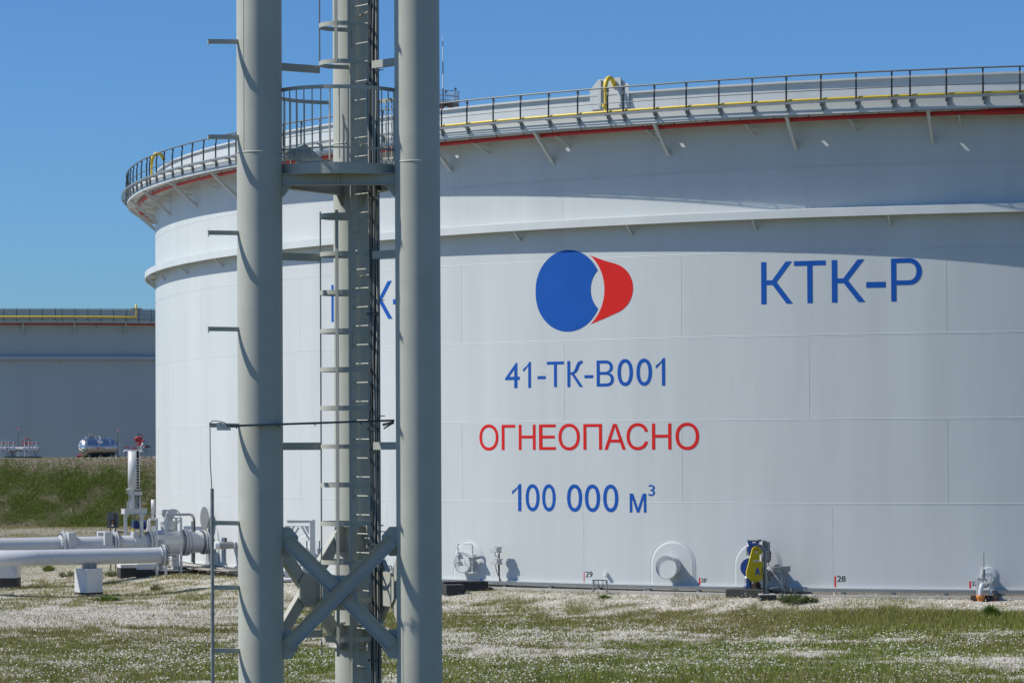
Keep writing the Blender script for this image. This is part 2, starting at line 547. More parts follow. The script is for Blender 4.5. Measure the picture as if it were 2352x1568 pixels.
def place_glyphs(items, mapf, name, mt, parent, step=.35, rect=(), polys=(), bold=0):
    """items: (text, u0, u1, v0, v1) fitted to their boxes on the mapped surface"""
    V, Fc, parts = [], [], []
    custom = [p for it in items if it[0] in ('1', 'Р', 'м') for p in uv_polys(*it)]
    items = [it for it in items if it[0] not in ('1', 'Р', 'м')]
    polys = list(polys) + custom
    def put(bm):
        parts.append(1)
        bmesh.ops.triangulate(bm, faces=bm.faces[:])
        us = [v.co.x for v in bm.verts]
        for q in np.arange(math.floor(min(us) / step) * step, max(us) + step, step):
            bmesh.ops.bisect_plane(bm, geom=bm.verts[:] + bm.edges[:] + bm.faces[:], plane_co=(q, 0, 0), plane_no=(1, 0, 0))
        bm.normal_update()
        o = len(V)
        bm.verts.index_update()
        for v in bm.verts: V.append(tuple(mapf(v.co.x, v.co.y, len(parts) * .0002)))
        for f in bm.faces: Fc.append(tuple(o + v.index for v in f.verts))
        bm.free()
    for t, u0, u1, v0, v1 in items:
        bm = glyph_mesh(t, bold)
        xs = [v.co.x for v in bm.verts]; ys = [v.co.y for v in bm.verts]
        a, b, c, d = min(xs), max(xs), min(ys), max(ys)
        for v in bm.verts:
            v.co.x = u0 + (v.co.x - a) / (b - a) * (u1 - u0)
            v.co.y = v0 + (v.co.y - c) / (d - c) * (v1 - v0)
        put(bm)
    for p in [[(a, c), (b, c), (b, d), (a, d)] for a, b, c, d in rect] + list(polys):
        bm = bmesh.new()
        bm.faces.new([bm.verts.new((x, y, 0)) for x, y in p])
        put(bm)
    mb = MB()
    mb.add(V, Fc)
    return mb.build(name, mt, parent)

# ------------------------------------------------------------------ storage tanks
STRUT = DPHI / 2
def tank_map(off=.0075):
    def f(s, z, e=0):
        t = TH(s)
        return (CX + (R + off + e) * sin(t), CY + (R + off + e) * cos(t), z)
    return f

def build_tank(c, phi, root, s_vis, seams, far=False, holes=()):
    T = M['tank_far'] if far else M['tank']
    zb = root['_o'][2]
    P = lambda r, s, z: Vector((c[0] + r * sin(phi - s / R), c[1] + r * cos(phi - s / R), z + zb))
    Z = lambda prof: [(r, z + zb) for r, z in prof]
    t0, t1 = phi - s_vis[1] / R, phi - s_vis[0] / R
    # shell with lapped weld beads
    sh = MB()
    sh.ring(Z([(R, 0), (R, 18.05)]), 0, 2 * pi, 720, c, closed=False)
    sh.ring(Z([(R - .03, 18.05), (R - .03, 15)]), 0, 2 * pi, 360, c, closed=False)
    if not far:
        for z in (3, 6, 9, 12, 15):
            sh.ring(Z([(R, z - .012), (R + .0065, z - .011), (R - .001, z + .020)]), t0, t1, 420, c, closed=False)
            sh.ring(Z([(R, z - .052), (R + .005, z - .058), (R - .001, z - .040)]), t0, t1, 420, c, closed=False)
        for k, s0 in enumerate(seams):
            for q in range(-8, 5):
                s = s0 + q * DPHI * R
                if s_vis[0] < s < s_vis[1]:
                    fr = tank_frame(s, 0, R, c, phi)
                    sh.box((-.011, -.01, 3 * k + .02), (.011, .004, 3 * k + 2.94), fr)
    sh.build('shell', T if far else M['shell'], root)
    MB().ring(Z([(R + .02, 18.0), (R + .10, 18.0), (R + .10, 18.07), (R - .06, 18.07), (R - .06, 18.0)]), 0, 2 * pi, 360, c).build('top_rim', T, root)
    fl = MB()
    fl.lathe([(0.01, 15.3), (R - .05, 15.3)], (c[0], c[1], zb), (0, 0, 1), 96)
    fl.build('floating_roof', M['galv'], root)
    MB().ring(Z([(R, .03), (R + .09, .03), (R + .09, -.03), (R, -.03)]), 0, 2 * pi, 360, c).build('base_plate', T, root)
    # intermediate wind girder
    g = MB()
    g.ring(Z([(R - .01, 13.50), (R + .50, 13.43), (R + .515, 13.14), (R + .46, 13.13), (R + .45, 13.37), (R - .01, 13.43)]), 0, 2 * pi, 480, c)
    gi = g.build('wind_girder', T, root)
    for q in range(-12 if not far else -5, 8 if not far else 6):
        s = 2.15 + 4.91 * q
        mb = MB()
        mb.beam(P(R + .47, s, 13.2), P(R - .01, s, 12.79), .07, .09)
        mb.beam(P(R + .47, s, 13.33), P(R - .01, s, 13.33), .06, .10)
        mb.build('girder_bracket', T, gi)
    # walkway: deck plate with drain holes, fascia, struts
    W1, ZD = R + 1.33, 16.74
    dk = MB()
    if not holes:
        dk.ring(Z([(R, ZD), (W1, ZD), (W1, ZD + .03), (R, ZD + .03)]), 0, 2 * pi, 480, c)
    else:
        rh = holes[0][0]
        for a, b in ((R, rh - .045), (rh + .045, W1)):
            dk.ring(Z([(a, ZD), (b, ZD), (b, ZD + .03), (a, ZD + .03)]), 0, 2 * pi, 480, c)
        hs = sorted(h[1] for h in holes)
        edges = [hs[-1] - 2 * pi] + hs
        for a, b in zip(edges[:-1], edges[1:]):
            n_ = max(2, int((b - a) * 80))
            dk.ring(Z([(rh - .045, ZD), (rh + .045, ZD), (rh + .045, ZD + .03), (rh - .045, ZD + .03)]), a + .075 / R, b - .075 / R, n_, c)
    deck = dk.build('walkway', T, root)
    MB().ring(Z([(W1, ZD - .05), (W1 + .012, ZD - .05), (W1 + .012, ZD + .36), (W1, ZD + .36)]), 0, 2 * pi, 480, c).build('fascia', T, deck)
    for q in range(-12 if not far else -5, 8 if not far else 6):
        s = -1.25 + 4.91 * q
        mb = MB()
        mb.beam(P(R + 1.24, s, ZD - .02), P(R - .01, s, 15.66), .11, .13)
        mb.box((-.10, -.0, -.16), (.10, .012, .16), tank_frame(s, 15.68 + zb, R, c, phi))
        mb.build('strut', T, deck)
    # handrail with posts
    rl = MB()
    n_ = 480
    rl.ring(Z([(W1 + .05 + .03 * cos(a), 18.08 + .03 * sin(a)) for a in np.arange(8) * pi / 4]), 0, 2 * pi, n_, c)
    rl.ring(Z([(W1 + .05 + .018 * cos(a), 17.52 + .018 * sin(a)) for a in np.arange(6) * pi / 3]), 0, 2 * pi, n_, c)
    hr = rl.build('handrail', M['rail'], root)
    s = s_vis[0]
    k = 0
    while s < s_vis[1]:
        mb = MB()
        mb.beam(P(W1 + .05, s, 16.95), P(W1 + .05, s, 17.80), .058, .058)
        mb.beam(P(W1 + .05, s, 17.80), P(W1 + .02, s, 17.92), .04, .05)
        mb.beam(P(W1 + .02, s, 17.93), P(W1 + .04, s, 18.07), .06, .06)
        mb.beam(P(W1 + .19, s - .03, 17.03), P(W1 + .19, s - .03, 17.10), .34, .03, (0, 1, 0)) if far else None
        mb.build('post', M['post'], hr)
        s += 1.22 if k % 9 else .62
        k += 1
    # perforated cable tray hung outside the handrail: four slats on little arms
    tr = MB()
    for a, b in ((.10, .135), (.16, .185), (.21, .235), (.26, .285)):
        tr.ring(Z([(W1 + a, 17.07), (W1 + b, 17.07), (W1 + b, 17.078), (W1 + a, 17.078)]), 0, 2 * pi, n_, c)
    tr.ring(Z([(W1 + .285, 17.06), (W1 + .292, 17.06), (W1 + .292, 17.14), (W1 + .285, 17.14)]), 0, 2 * pi, n_, c)
    tro = tr.build('cable_tray', M['galv'], root)
    s = s_vis[0]
    k = 0
    while s < s_vis[1]:
        mb = MB()
        mb.beam(P(W1, s + .05, 17.03), P(W1 + .28, s + .05, 17.05), .09, .03)
        mb.beam(P(W1 + .06, s + .05, 16.80), P(W1 + .06, s + .05, 17.05), .07, .07)
        mb.build('tray_arm', M['galv'], tro)
        s += 1.22 if k % 9 else .62
        k += 1
    # red cooling-water ring under the deck
    rp = MB()
    sp0, sp1 = (s_vis[0], 40) if not far else s_vis
    pts = [P(R + .8, q, 16.60) for q in np.arange(-47.5 if not far else sp0, sp1, .8)]
    rs = [(.115 if (not far and q > 15.6) else .08) for q in np.arange(-47.5 if not far else sp0, sp1, .8)]
    rp.tube(pts, .08, 8, rs=rs)
    for q in np.arange(-47 if not far else sp0, sp1, 1.25):
        rp.cyl(P(R + .8, q, 16.6), P(R + .8, q, ZD), .018, n=6)
    rpo = rp.build('cooling_pipe', M['red'], root)
    for q in range(-12 if not far else -8, 10 if not far else 8):
        s = -.49 + 3.745 * q
        mb = MB()
        mb.beam(P(R + .95, s, 16.48), P(R - .01, s, 16.50), .07, .05)
        mb.beam(P(R + .85, s, 16.47), P(R - .01, s, 16.20), .05, .06)
        mb.build('pipe_bracket', T, rpo)
    return P

root = thing('storage_tank', 'huge white oil tank with blue and red roundel and blue lettering, nearest the camera', 'storage tank', (CX, CY, 0))
hole_px = [(1043, 347), (1295, 330), (1557, 320), (1881, 313), (2200, 321)]
holes = []
for px, py in hole_px:
    s, z = S(px, py)
    t = TH(s)
    L = (16.74 - z) / tan(SUN_EL)
    x, y = CX + R * sin(t) + L * sin(SUN_AZ), CY + R * cos(t) + L * cos(SUN_AZ)
    holes.append((hypot(x - CX, y - CY), atan2(x - CX, y - CY) % (2 * pi)))
holes = [(R + .38, t) for r, t in holes]
P = build_tank((CX, CY), PHI, root, (-50, 33), [.01, 4.12, -.81, 4.12, -.83, 4.1], holes=holes)
# yellow foam main along the handrail, and the two swan-neck foam inlets with deflector plates
def foam_inlet(P, parent, s, zb=0, t0s=None):
    mb = MB()
    o = P(R + .62, s, 17.0)
    out = tank_frame(s, 0)
    o2 = P(R + .05, s + .08, 18.05)
    d = (o2 - o); d.z = 0
    path = [o - Vector((0, 0, .2)), o + Vector((0, 0, .6))]
    mb.tube(path, .05, 10)
    for z_ in (.50, .56): mb.cyl(o + Vector((0, 0, z_)), o + Vector((0, 0, z_ + .04)), .12, n=12)
    mb.cyl(o + Vector((0, 0, .6)), o + Vector((0, 0, 1.08)), .05, n=10)
    mb.cyl(o + Vector((0, 0, 1.06)), o + Vector((0, 0, 1.16)), .05, .085, n=10)
    arc = [o + Vector((0, 0, 1.15)) + d * (.5 - .5 * cos(a)) + Vector((0, 0, .44 * sin(a))) for a in np.linspace(0, pi * .9, 14)]
    mb.tube([o + Vector((0, 0, 1.12))] + arc, .085, 12)
    mb.build('foam_inlet', M['yellow'], parent)
def deflector(fr, parent, mt):
    mb = MB()
    mb.prism([(-.82, -.5), (.82, -.5), (.82, .34), (.36, .62), (-.46, .60), (-.82, .22)], fr, -.02, .02)
    mb.box((-.44, .02, -.4), (-.30, .12, .58), fr)
    mb.box((.40, .02, -.4), (.54, .12, .60), fr)
    mb.build('foam_deflector', mt, parent)
yp = MB()
yp.tube([P(R + 1.28, q, 17.22) for q in np.arange(-6.6, 40, .8)], .048, 8)
yp.build('foam_main', M['yellow'], root)
s0, _ = S(1391, 230, R + .62)
foam_inlet(P, root, s0)
sd, _ = S(1402, 205)
deflector(tank_frame(sd, 18.0, R + .06), root, M['tank'])
s1, _ = S(349, 400, R + .62)
foam_inlet(P, root, s1)
# painted marks
mp = tank_map()
mp_low = tank_map(.002)
def row(chars, z0, z1, name, mt, conv, **k):
    return place_glyphs([(t, S(*conv(a))[0], S(*conv(b))[0], z0 + dz0, z1 + dz1) for t, a, b, dz0, dz1 in chars], mp, name, mt, root, **k)
e6 = lambda x: ((1900 + x / 1.742) * .57422, 890)
e7 = lambda x: (1004.9 + x * .57273, 640)
lets = [('К', 1299, 1426), ('Т', 1431, 1558), ('К', 1582, 1716), ('Р', 1820, 1943)]
us = [(t, S(*e7(a))[0], S(*e7(b))[0]) for t, a, b in lets]
da, db = S(*e7(1720))[0], S(*e7(1798))[0]
place_glyphs([(t, a, b, 10.12, 11.63) for t, a, b in us], mp, 'company_lettering', M['blue_text'], root, rect=[(da, db, 10.62, 10.82)])
sh = S(762, 700)[0] - us[0][1]
place_glyphs([(t, a + sh, b + sh, 10.08, 11.57) for t, a, b in us], mp, 'company_lettering', M['blue_text'], root, rect=[(da + sh, db + sh, 10.64, 10.84)])
row([('4', 212, 314, 0, -.03), ('1', 338, 392, 0, -.01), ('Т', 503, 623, .01, -.02), ('В', 850, 970, 0, -.02),
     ('0', 995, 1103, 0, .02), ('0', 1127, 1236, 0, .02), ('1', 1262, 1327, 0, .02)], 7.26, 8.24, 'tank_number', M['blue_text'], e6,
    rect=[(S(*e6(438))[0], S(*e6(495))[0], 7.58, 7.69), (S(*e6(765))[0], S(*e6(826))[0], 7.58, 7.69)],
    polys=[[(S(*e6(x))[0], 7.26 + (1041 - y) / 191 * .97) for x, y in pl] for pl in (
        [(646, 1041), (666, 1041), (666, 850), (646, 850)],
        [(666, 950), (694, 944), (706, 937), (716, 924), (726, 902), (733, 881), (742, 871), (753, 869), (753, 850), (740, 850), (727, 855), (716, 866), (708, 883), (700, 908), (691, 925), (680, 933), (666, 935)],
        [(666.5, 951), (694, 946), (755, 1041), (731, 1041), (678, 952)])])
row([('О', 33, 165, -.02, .02), ('Г', 188, 282, 0, 0), ('Н', 307, 424, 0, 0), ('Е', 448, 565, 0, 0), ('О', 584, 732, -.02, .02), ('П', 757, 887, 0, 0),
     ('А', 903, 1052, 0, 0), ('С', 1058, 1207, -.02, .02), ('Н', 1235, 1370, 0, 0), ('О', 1399, 1563, -.02, .02)], 4.93, 5.88, 'danger_lettering', M['red_text'],
    lambda x: ((1900 + x / 1.742) * .57422, 1000))
pxf = lambda x: (x, 1145)
row([('1', 1177, 1198, 0, 0), ('0', 1208, 1240, 0, 0), ('0', 1246, 1277, 0, 0), ('0', 1303, 1338, 0, 0), ('0', 1344, 1379, 0, 0), ('0', 1386, 1421, 0, 0),
     ('м', 1447, 1485, 0, -.33), ('3', 1490, 1505, .61, -.01)], 2.63, 3.65, 'volume_lettering', M['blue_text'], pxf)
def arc3(p, q, r, n=20):                                # circular arc through three points
    (ax, ay), (bx_, by_), (cx_, cy_) = p, q, r
    d = 2 * (ax * (by_ - cy_) + bx_ * (cy_ - ay) + cx_ * (ay - by_))
    ux = ((ax * ax + ay * ay) * (by_ - cy_) + (bx_ ** 2 + by_ ** 2) * (cy_ - ay) + (cx_ ** 2 + cy_ ** 2) * (ay - by_)) / d
    uy = ((ax * ax + ay * ay) * (cx_ - bx_) + (bx_ ** 2 + by_ ** 2) * (ax - cx_) + (cx_ ** 2 + cy_ ** 2) * (bx_ - ax)) / d
    rr = hypot(ax - ux, ay - uy)
    a0, a1, a2 = (atan2(y - uy, x - ux) for x, y in (p, q, r))
    tau = 2 * pi
    if (a1 - a0) % tau < (a2 - a0) % tau: sp_ = (a2 - a0) % tau
    else: sp_ = -((a0 - a2) % tau)
    return [(ux + rr * cos(a0 + sp_ * i / n), uy + rr * sin(a0 + sp_ * i / n)) for i in range(n + 1)]
blue_c = arc3((.69, 11.55), (-.57, 12.36), (-2.07, 10.84), 24)[:-1] + arc3((-2.07, 10.84), (-.60, 9.32), (.70, 10.14), 24)
blue_c += arc3((.70, 10.14), (.38, 10.86), (.69, 11.55), 20)[1:-1]
place_glyphs([], mp, 'blue_roundel', M['blue_text'], root, polys=[blue_c])
red_c = arc3((.36, 9.57), (.97, 10.85), (.37, 12.12), 24)
red_c += [(.95, 11.91), (1.45, 11.77)] + arc3((1.62, 11.70), (2.17, 10.88), (1.76, 10.09), 20) + [(1.6, 10.0), (1.0, 9.78)]
place_glyphs([], mp, 'red_roundel', M['red_text'], root, polys=[red_c])
# survey station ticks and stencilled numbers round the foot of the shell
def station(s, num, big):
    h = .42 if big else .28
    place_glyphs([], mp_low, 'station_tick', M['red_text'], root, rect=[(s - .03, s + .03, .01, h)])
    if big: place_glyphs([(num, s + .07 + k_, s + .365 + k_, .22, .43) for k_ in (0, .016)], mp_low, 'station_number', M['black_text'], root)
    else:
        place_glyphs([(num, s + .06 + k_, s + .245 + k_, .12, .27) for k_ in (0, .01)], mp_low, 'station_number', M['black_text'], root, rect=[(s + .275, s + .295, .2, .27)])
for n_, px, big in (('31', 440, 1), ('30', 886, 1), ('29', 1099.2, 0), ('29', 1341.8, 1), ('28', 1607.6, 0), ('28', 1919, 1), ('27', 2228.7, 0)):
    station(S(px, 1330)[0], n_, big)
# shell nozzles and manholes with their reinforcing plates
def arch(w_, top, base=-.0, n=24):
    r_ = w_ / 2
    return [(-r_, base)] + [(-r_ * cos(a), top - r_ + r_ * sin(a)) for a in np.linspace(0, pi, n)] + [(r_, base)]
def reinforce(s, w_, top, b=.10, name='reinforcing_plate'):
    o, i = arch(w_, top), arch(w_ - 2 * b, top - b)
    n_ = len(o)
    t = tank_map(.004)
    t2 = tank_map(.035)
    mb = MB()
    A = [t(s + x, z) for x, z in o]; B = [t2(s + x, z) for x, z in i]
    mb.add(A + B, [(j, n_ + j, n_ + j + 1, j + 1) for j in range(n_ - 1)])
    # inner face as strips between left and right edges so that it follows the curve
    h = len(i) // 2
    vs, fs = [], []
    K = 8
    for j in range(h):
        (xa, za), (xb, zb_) = i[j], i[-1 - j]
        for q in range(K + 1): vs.append(t2(s + xa + (xb - xa) * q / K, za))
    for j in range(h - 1):
        for q in range(K): fs.append((j * (K + 1) + q, (j + 1) * (K + 1) + q, (j + 1) * (K + 1) + q + 1, j * (K + 1) + q + 1))
    mb.add(vs, fs, True)
    e = [t(s + x * 1.012, z + (.012 if z > .1 else 0)) for x, z in o]
    mb.tube([Vector(p) for p in e], .012, 6)
    return mb.build(name, M['tank'], root)
def flange_bolts(mb, c, ax, r, n, br, l):
    for p in circle(c, ax, r, n): mb.cyl(p - Vector(ax).normalized() * l / 2, p + Vector(ax).normalized() * l / 2, br, n=6)
def nozzle(s, z, r, L, n, name='blind_nozzle', plate=None, barrel=None):
    if plate: reinforce(s + plate[0], plate[1], plate[2])
    fr = tank_frame(s, z)
    mb = MB()
    mb.cyl(fr(0, 0, 0), fr(0, L, 0), barrel or r * .86, n=40, caps=False)
    mb.cyl(fr(0, L - .14, 0), fr(0, L - .075, 0), r, n=48)
    mb.cyl(fr(0, L - .065, 0), fr(0, L, 0), r, n=48)
    flange_bolts(mb, fr(0, L - .06, 0), fr.y, r * .935, n, .018, .26)
    return mb.build(name, M['tank'], root), fr
nozzle(3.72, .67, .44, .55, 44, 'blind_nozzle', (-.0, 1.79, 1.62))
nz, fr = nozzle(-5.36, .66, .41, .38, 28, 'manhole', (0, 1.52, 1.47))
mb = MB()                                               # davit arm and lifting handles
mb.tube([fr(.47, .33, -.35), fr(.47, .33, .62), fr(.45, .34, .70), fr(.38, .36, .73), fr(-.08, .42, .73), fr(-.15, .43, .69), fr(-.17, .43, .6), fr(-.17, .43, .05)], .028, 8)
for z in (-.38, .22, .28): mb.box((.36, .22, z - .02), (.6, .44, z + .02), fr)
for z in (.30, .04): mb.box((-.26, .36, z - .015), (-.04, .48, z + .015), fr)
for x in (-.34, .12): mb.tube([fr(x, .38, .08), fr(x, .46, .08), fr(x + .12, .46, -.12), fr(x + .12, .38, -.12)], .012, 6)
mb.build('davit', M['tank'], nz)
reinforce(7.02, 1.78, 1.62)
nzm, frm = nozzle(7.02, .66, .34, .30, 24, 'mixer_nozzle')
reinforce(S(2272, 1345)[0], .62, .82, .06)
nozzle(S(2272, 1345)[0], .42, .2, .4, 12, 'drain_nozzle')
nozzle(S(704, 1290)[0], .66, .44, .45, 36, 'blind_nozzle', (0, 1.7, 1.55))
mb = MB()                                               # earthing lug with hook near station 29
fr = tank_frame(S(1394, 1325)[0], .0)
mb.box((-.03, 0, .30), (.03, .08, .42), fr)
mb.cyl(fr(0, .03, .36), fr(0, .16, .36), .075, n=14)
mb.tube([fr(0, .1, .36), fr(.02, .12, .2), fr(.1, .14, .1), fr(.16, .14, 0)], .012, 6)
mb.build('earthing_lug', M['white'], root)

# ring foundation and the cable tray at the foot of the shell
fo = MB()
fo.ring([(R - .3, -.06), (R + .42, -.06), (R + .42, -.20), (R + .93, -.20), (R + .95, -.62), (R - .3, -.62)], 0, 2 * pi, 360)
tag(fo.build('ring_foundation', M['concrete']), 'stepped pale concrete ring under the foot of the big white tank', 'foundation')
ct = thing('cable_tray', 'low perforated grey cable tray circling the foot of the big tank', 'cable tray', (CX, CY, -.15))
tb = MB()
ta, tb_ = TH(33), TH(-21)
tb.ring([(R + .50, -.10), (R + .53, -.10), (R + .53, -.0), (R + .50, -.0)], ta, tb_, 240)
for z0, z1 in ((-.105, -.082), (-.066, -.050), (-.034, -.018), (-.004, .010)):
    tb.ring([(R + .70, z0), (R + .705, z0), (R + .705, z1), (R + .70, z1)], ta, tb_, 240)
tb.ring([(R + .50, -.105), (R + .70, -.105), (R + .70, -.10), (R + .50, -.10)], ta, tb_, 240)
for q in np.arange(-20.8, 32.8, .16):
    tb.box((-.03, .0, -.104), (.03, .006, .009), tank_frame(q, 0, R + .698))
tb.build('tray_channel', M['galv'], ct)
for q in np.arange(-20, 32.5, 1.9):
    MB().box((-.06, -.1, -.205), (.06, .1, -.107), tank_frame(q + .3 * sin(q * 3), 0, R + .58)).build('tray_foot', M['galv'], ct)

# the far tank
fc = at(-30, 1000, 279 + R)
FCX, FCY = at(-30, 1000, 279).x * 1.0, 279 + R
far = thing('storage_tank', 'grey shaded oil tank with yellow and red pipe rings, beyond the grassy bank', 'storage tank', (FCX, FCY, .50))
FPHI = pi - .0
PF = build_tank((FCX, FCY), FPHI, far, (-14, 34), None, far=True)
mb = MB()
mb.tube([PF(R + 1.55, q, 17.28) for q in np.arange(-20, 15.0, .8)], .10, 8)
mb.build('foam_main', M['yellow'], far)
sv = 14.6
mb = MB()
t = FPHI - sv / R
foam_inlet(PF, far, sv)
deflector(tank_frame(sv + .1, 18.15, R + .06, (FCX, FCY), FPHI), far, M['tank_far'])
# ------------------------------------------------------------------ tripod mast in the foreground
TY = 40.6
LA = at(598, 784, TY); LB = at(961, 784, TY)
LC = Vector((-2.35, 42.55, 0))
LA = Vector((LA.x, TY, 0)); LB = Vector((LB.x, TY, 0))
ctr = (LA + LB + LC) / 3
GZ0 = -.78
mast = thing('tripod_mast', 'tall grey three-legged pipe mast with caged ladder standing in the foreground', 'mast', (ctr.x, ctr.y, GZ0))
TOP = 19.0
LR = .325
def zpx(y, D=TY, x=780): return at(x, y, D).z
legs = []
for L_, wy in ((LA, 352), (LB, 375), (LC, 300)):
    mb = MB()
    mb.cyl(L_ + Vector((0, 0, GZ0 + .06)), L_ + Vector((0, 0, TOP)), LR, n=64)
    for zz in (zpx(wy), zpx(wy) + 6.1):
        mb.lathe([(LR, -.012), (LR + .007, -.005), (LR + .007, .005), (LR, .012)], L_ + Vector((0, 0, zz)), (0, 0, 1), 64)
    mb.cyl(L_ + Vector((0, 0, GZ0)), L_ + Vector((0, 0, GZ0 + .06)), LR + .16, n=32)
    for a in range(8):
        d = Vector((cos(a * pi / 4), sin(a * pi / 4), 0))
        fr = Frame(L_ + d * LR + Vector((0, 0, GZ0 + .06)), d, d.cross(Vector((0, 0, 1))), (0, 0, 1))
        mb.prism([(0, 0), (.14, 0), (.02, .25), (0, .25)], fr, -.008, .008)
    g = mb.build('leg', M['mast'], mast)
    legs.append(g)
# long vertical weld on the near left leg
mb = MB()
d = Vector((-.62, -.78, 0)).normalized()
mb.beam(LA + d * LR + Vector((0, 0, zpx(352))), LA + d * LR + Vector((0, 0, TOP)), .012, .010, d)
mb.build('weld_seam', M['mast'], legs[0])
MB().prism([(-1.7, -1), (1.7, -1), (0, 1.9)], Frame((ctr.x, ctr.y - .35, TOP), (1, 0, 0), (0, 0, 1), (0, 1, 0)), 0, .05).build('top_plate', M['mast'], mast)

def between(A, B):
    u = (B - A).normalized()
    n_ = Vector((u.y, -u.x, 0))
    if n_.dot((A + B) / 2 - ctr) < 0: n_ = -n_
    return u, n_
def xbrace(A, B, zt, zb_):
    u, n_ = between(A, B)
    Lw = (B - A).length
    fr = Frame(A, u, n_, (0, 0, 1))
    x0, x1 = LR - .01, Lw - LR + .01
    for x, sg in ((x0, 1), (x1, -1)):
        for z in (zt, zb_):
            pl = [(0, .21), (.11, .21), (.22, .08), (.22, -.08), (.11, -.21), (0, -.21)]
            pl = [(x + sg * a, z + b) for a, b in pl]
            MB().prism(pl, fr, -.012, .012).build('gusset', M['mast'], mast)
    mid = (Lw / 2, (zt + zb_) / 2)
    MB().prism([(mid[0] + a, mid[1] + b) for a, b in ((-.25, .13), (-.13, .25), (.13, .25), (.25, .13), (.25, -.13), (.13, -.25), (-.13, -.25), (-.25, -.13))], fr, -.012, .012).build('cross_plate', M['mast'], mast)
    def chan(p, q, y0, cut=None):
        mb = MB()
        P_, Q_ = fr(p[0], y0, p[1]), fr(q[0], y0, q[1])
        ax = (Q_ - P_).normalized()
        sd = n_.cross(ax).normalized()
        segs = [(P_, Q_)] if not cut else [(P_, P_ + (Q_ - P_) * (.5 - cut)), (P_ + (Q_ - P_) * (.5 + cut), Q_)]
        for a, b in segs:
            mb.beam(a, b, .21, .012, n_)
            for sg in (-1, 1):
                o = sd * sg * .099 + n_ * .035
                mb.beam(a + o, b + o, .012, .07, n_)
        mb.build('brace', M['mast'], mast)
    pA, pB = (x0 + .07, zt + .02), (x1 - .07, zt + .02)
    qA, qB = (x0 + .07, zb_ - .02), (x1 - .07, zb_ - .02)
    chan(pA, qB, .024, cut=.056)
    chan(pB, qA, .024)
zt, zb_ = zpx(1243), zpx(1478)
for A, B in ((LA, LB), (LA, LC), (LB, LC)):
    xbrace(A, B, zt, zb_)
    xbrace(A, B, 1.1, -.35)
# stiffening rings on the back leg at the gusset levels
for z in (zt + .17, zt - .17, zb_ + .17, zb_ - .17):
    MB().cyl(LC + Vector((0, 0, z - .008)), LC + Vector((0, 0, z + .008)), LR + .09, n=8).build('collar', M['mast'], mast)
# flat ties from the two near legs to a node beside the ladder, and from there to the back leg
ND = at(856, 1016, 41.25); ND = Vector((ND.x, 41.25, 0))
# ladder: the right stringer is nearer than the left one
scl = 154.5
lu = Vector((.65, -.76, 0)).normalized()
ln = Vector((-.76, -.65, 0)).normalized()
lc = at(836, 1016, 41.95); lc = Vector((lc.x, 41.95, 0))
la_, lb_ = lc - lu * .225, lc + lu * .225
ZL0, ZL1 = -.2, TOP - .4
lad = MB()
for p in (la_, lb_):
    lad.beam(p + Vector((0, 0, ZL0)), p + Vector((0, 0, ZL1)), .012, .125, ln)
    for k in range(0, 68, 8):                          # splice plates
        lad.beam(p + lu * .012 + Vector((0, 0, ZL0 + .1 + k * .28)), p + lu * .012 + Vector((0, 0, ZL0 + .35 + k * .28)), .01, .06, ln)
z = zpx(1052, 42)
z -= .28 * int((z - ZL0) / .28)
lado = lad.build('ladder', M['mast'], mast)
while z < ZL1:
    mb = MB()
    mb.cyl(la_ - lu * .02 + Vector((0, 0, z)), lb_ + lu * .02 + Vector((0, 0, z)), .011, n=8)
    mb.build('rung', M['mast'], lado)
    z += .28
# stand-off brackets from ladder to leg
mb = MB()
for k in range(10):
    z = -.1 + k * 1.95
    for p in (la_, lb_):
        q = LC + (p - LC).normalized() * (LR - .01)
        mb.beam(p + Vector((0, 0, z)), q + Vector((0, 0, z)), .05, .012)
mb.build('stand_off', M['mast'], mast)
# safety cage
cage = MB()
cc = lc + ln * .36
hoopz = [5.16 + .565 * k for k in range(-5, 7) ] + [zpx(143, 41.5), zpx(56, 41.5), zpx(-32, 41.5), zpx(-120, 41.5), zpx(-208, 41.5), zpx(-296, 41.5)]
def hoop_pt(a): return cc + (lu * cos(a) * .35 + ln * sin(a) * .35)
angs = np.linspace(0, pi, 19)
hoop2 = [lb_] + [hoop_pt(a) for a in angs] + [la_]
cg = MB()
strap_z = ((2.1, 8.62), (10.78, TOP - .6))
for a in (pi * .72, pi * .30, pi * .12):
    for z0, z1 in strap_z:
        p = hoop_pt(a)
        o = (p - cc).normalized()
        cg.beam(p - o * .008 + Vector((0, 0, z0)), p - o * .008 + Vector((0, 0, z1)), .045, .02, o)
cgo = cg.build('ladder_cage', M['mast'], mast)
for z in hoopz:
    mb = MB()
    hh = .032
    n_ = len(hoop2)
    vo = [p + Vector((0, 0, z - hh)) for p in hoop2] + [p + Vector((0, 0, z + hh)) for p in hoop2]
    ci = [p + (cc - p).normalized() * .008 for p in hoop2]
    vi = [p + Vector((0, 0, z - hh)) for p in ci] + [p + Vector((0, 0, z + hh)) for p in ci]
    mb.add(vo, [(i, i + 1, n_ + i + 1, n_ + i) for i in range(n_ - 1)], True)
    mb.add(vi, [(n_ + i, n_ + i + 1, i + 1, i) for i in range(n_ - 1)], True)
    mb.add(vo + vi, [(i, 2 * n_ + i, 2 * n_ + i + 1, i + 1) for i in range(n_ - 1)] + [(n_ + i, n_ + i + 1, 3 * n_ + i + 1, 3 * n_ + i) for i in range(n_ - 1)])
    mb.build('hoop', M['mast'], cgo)

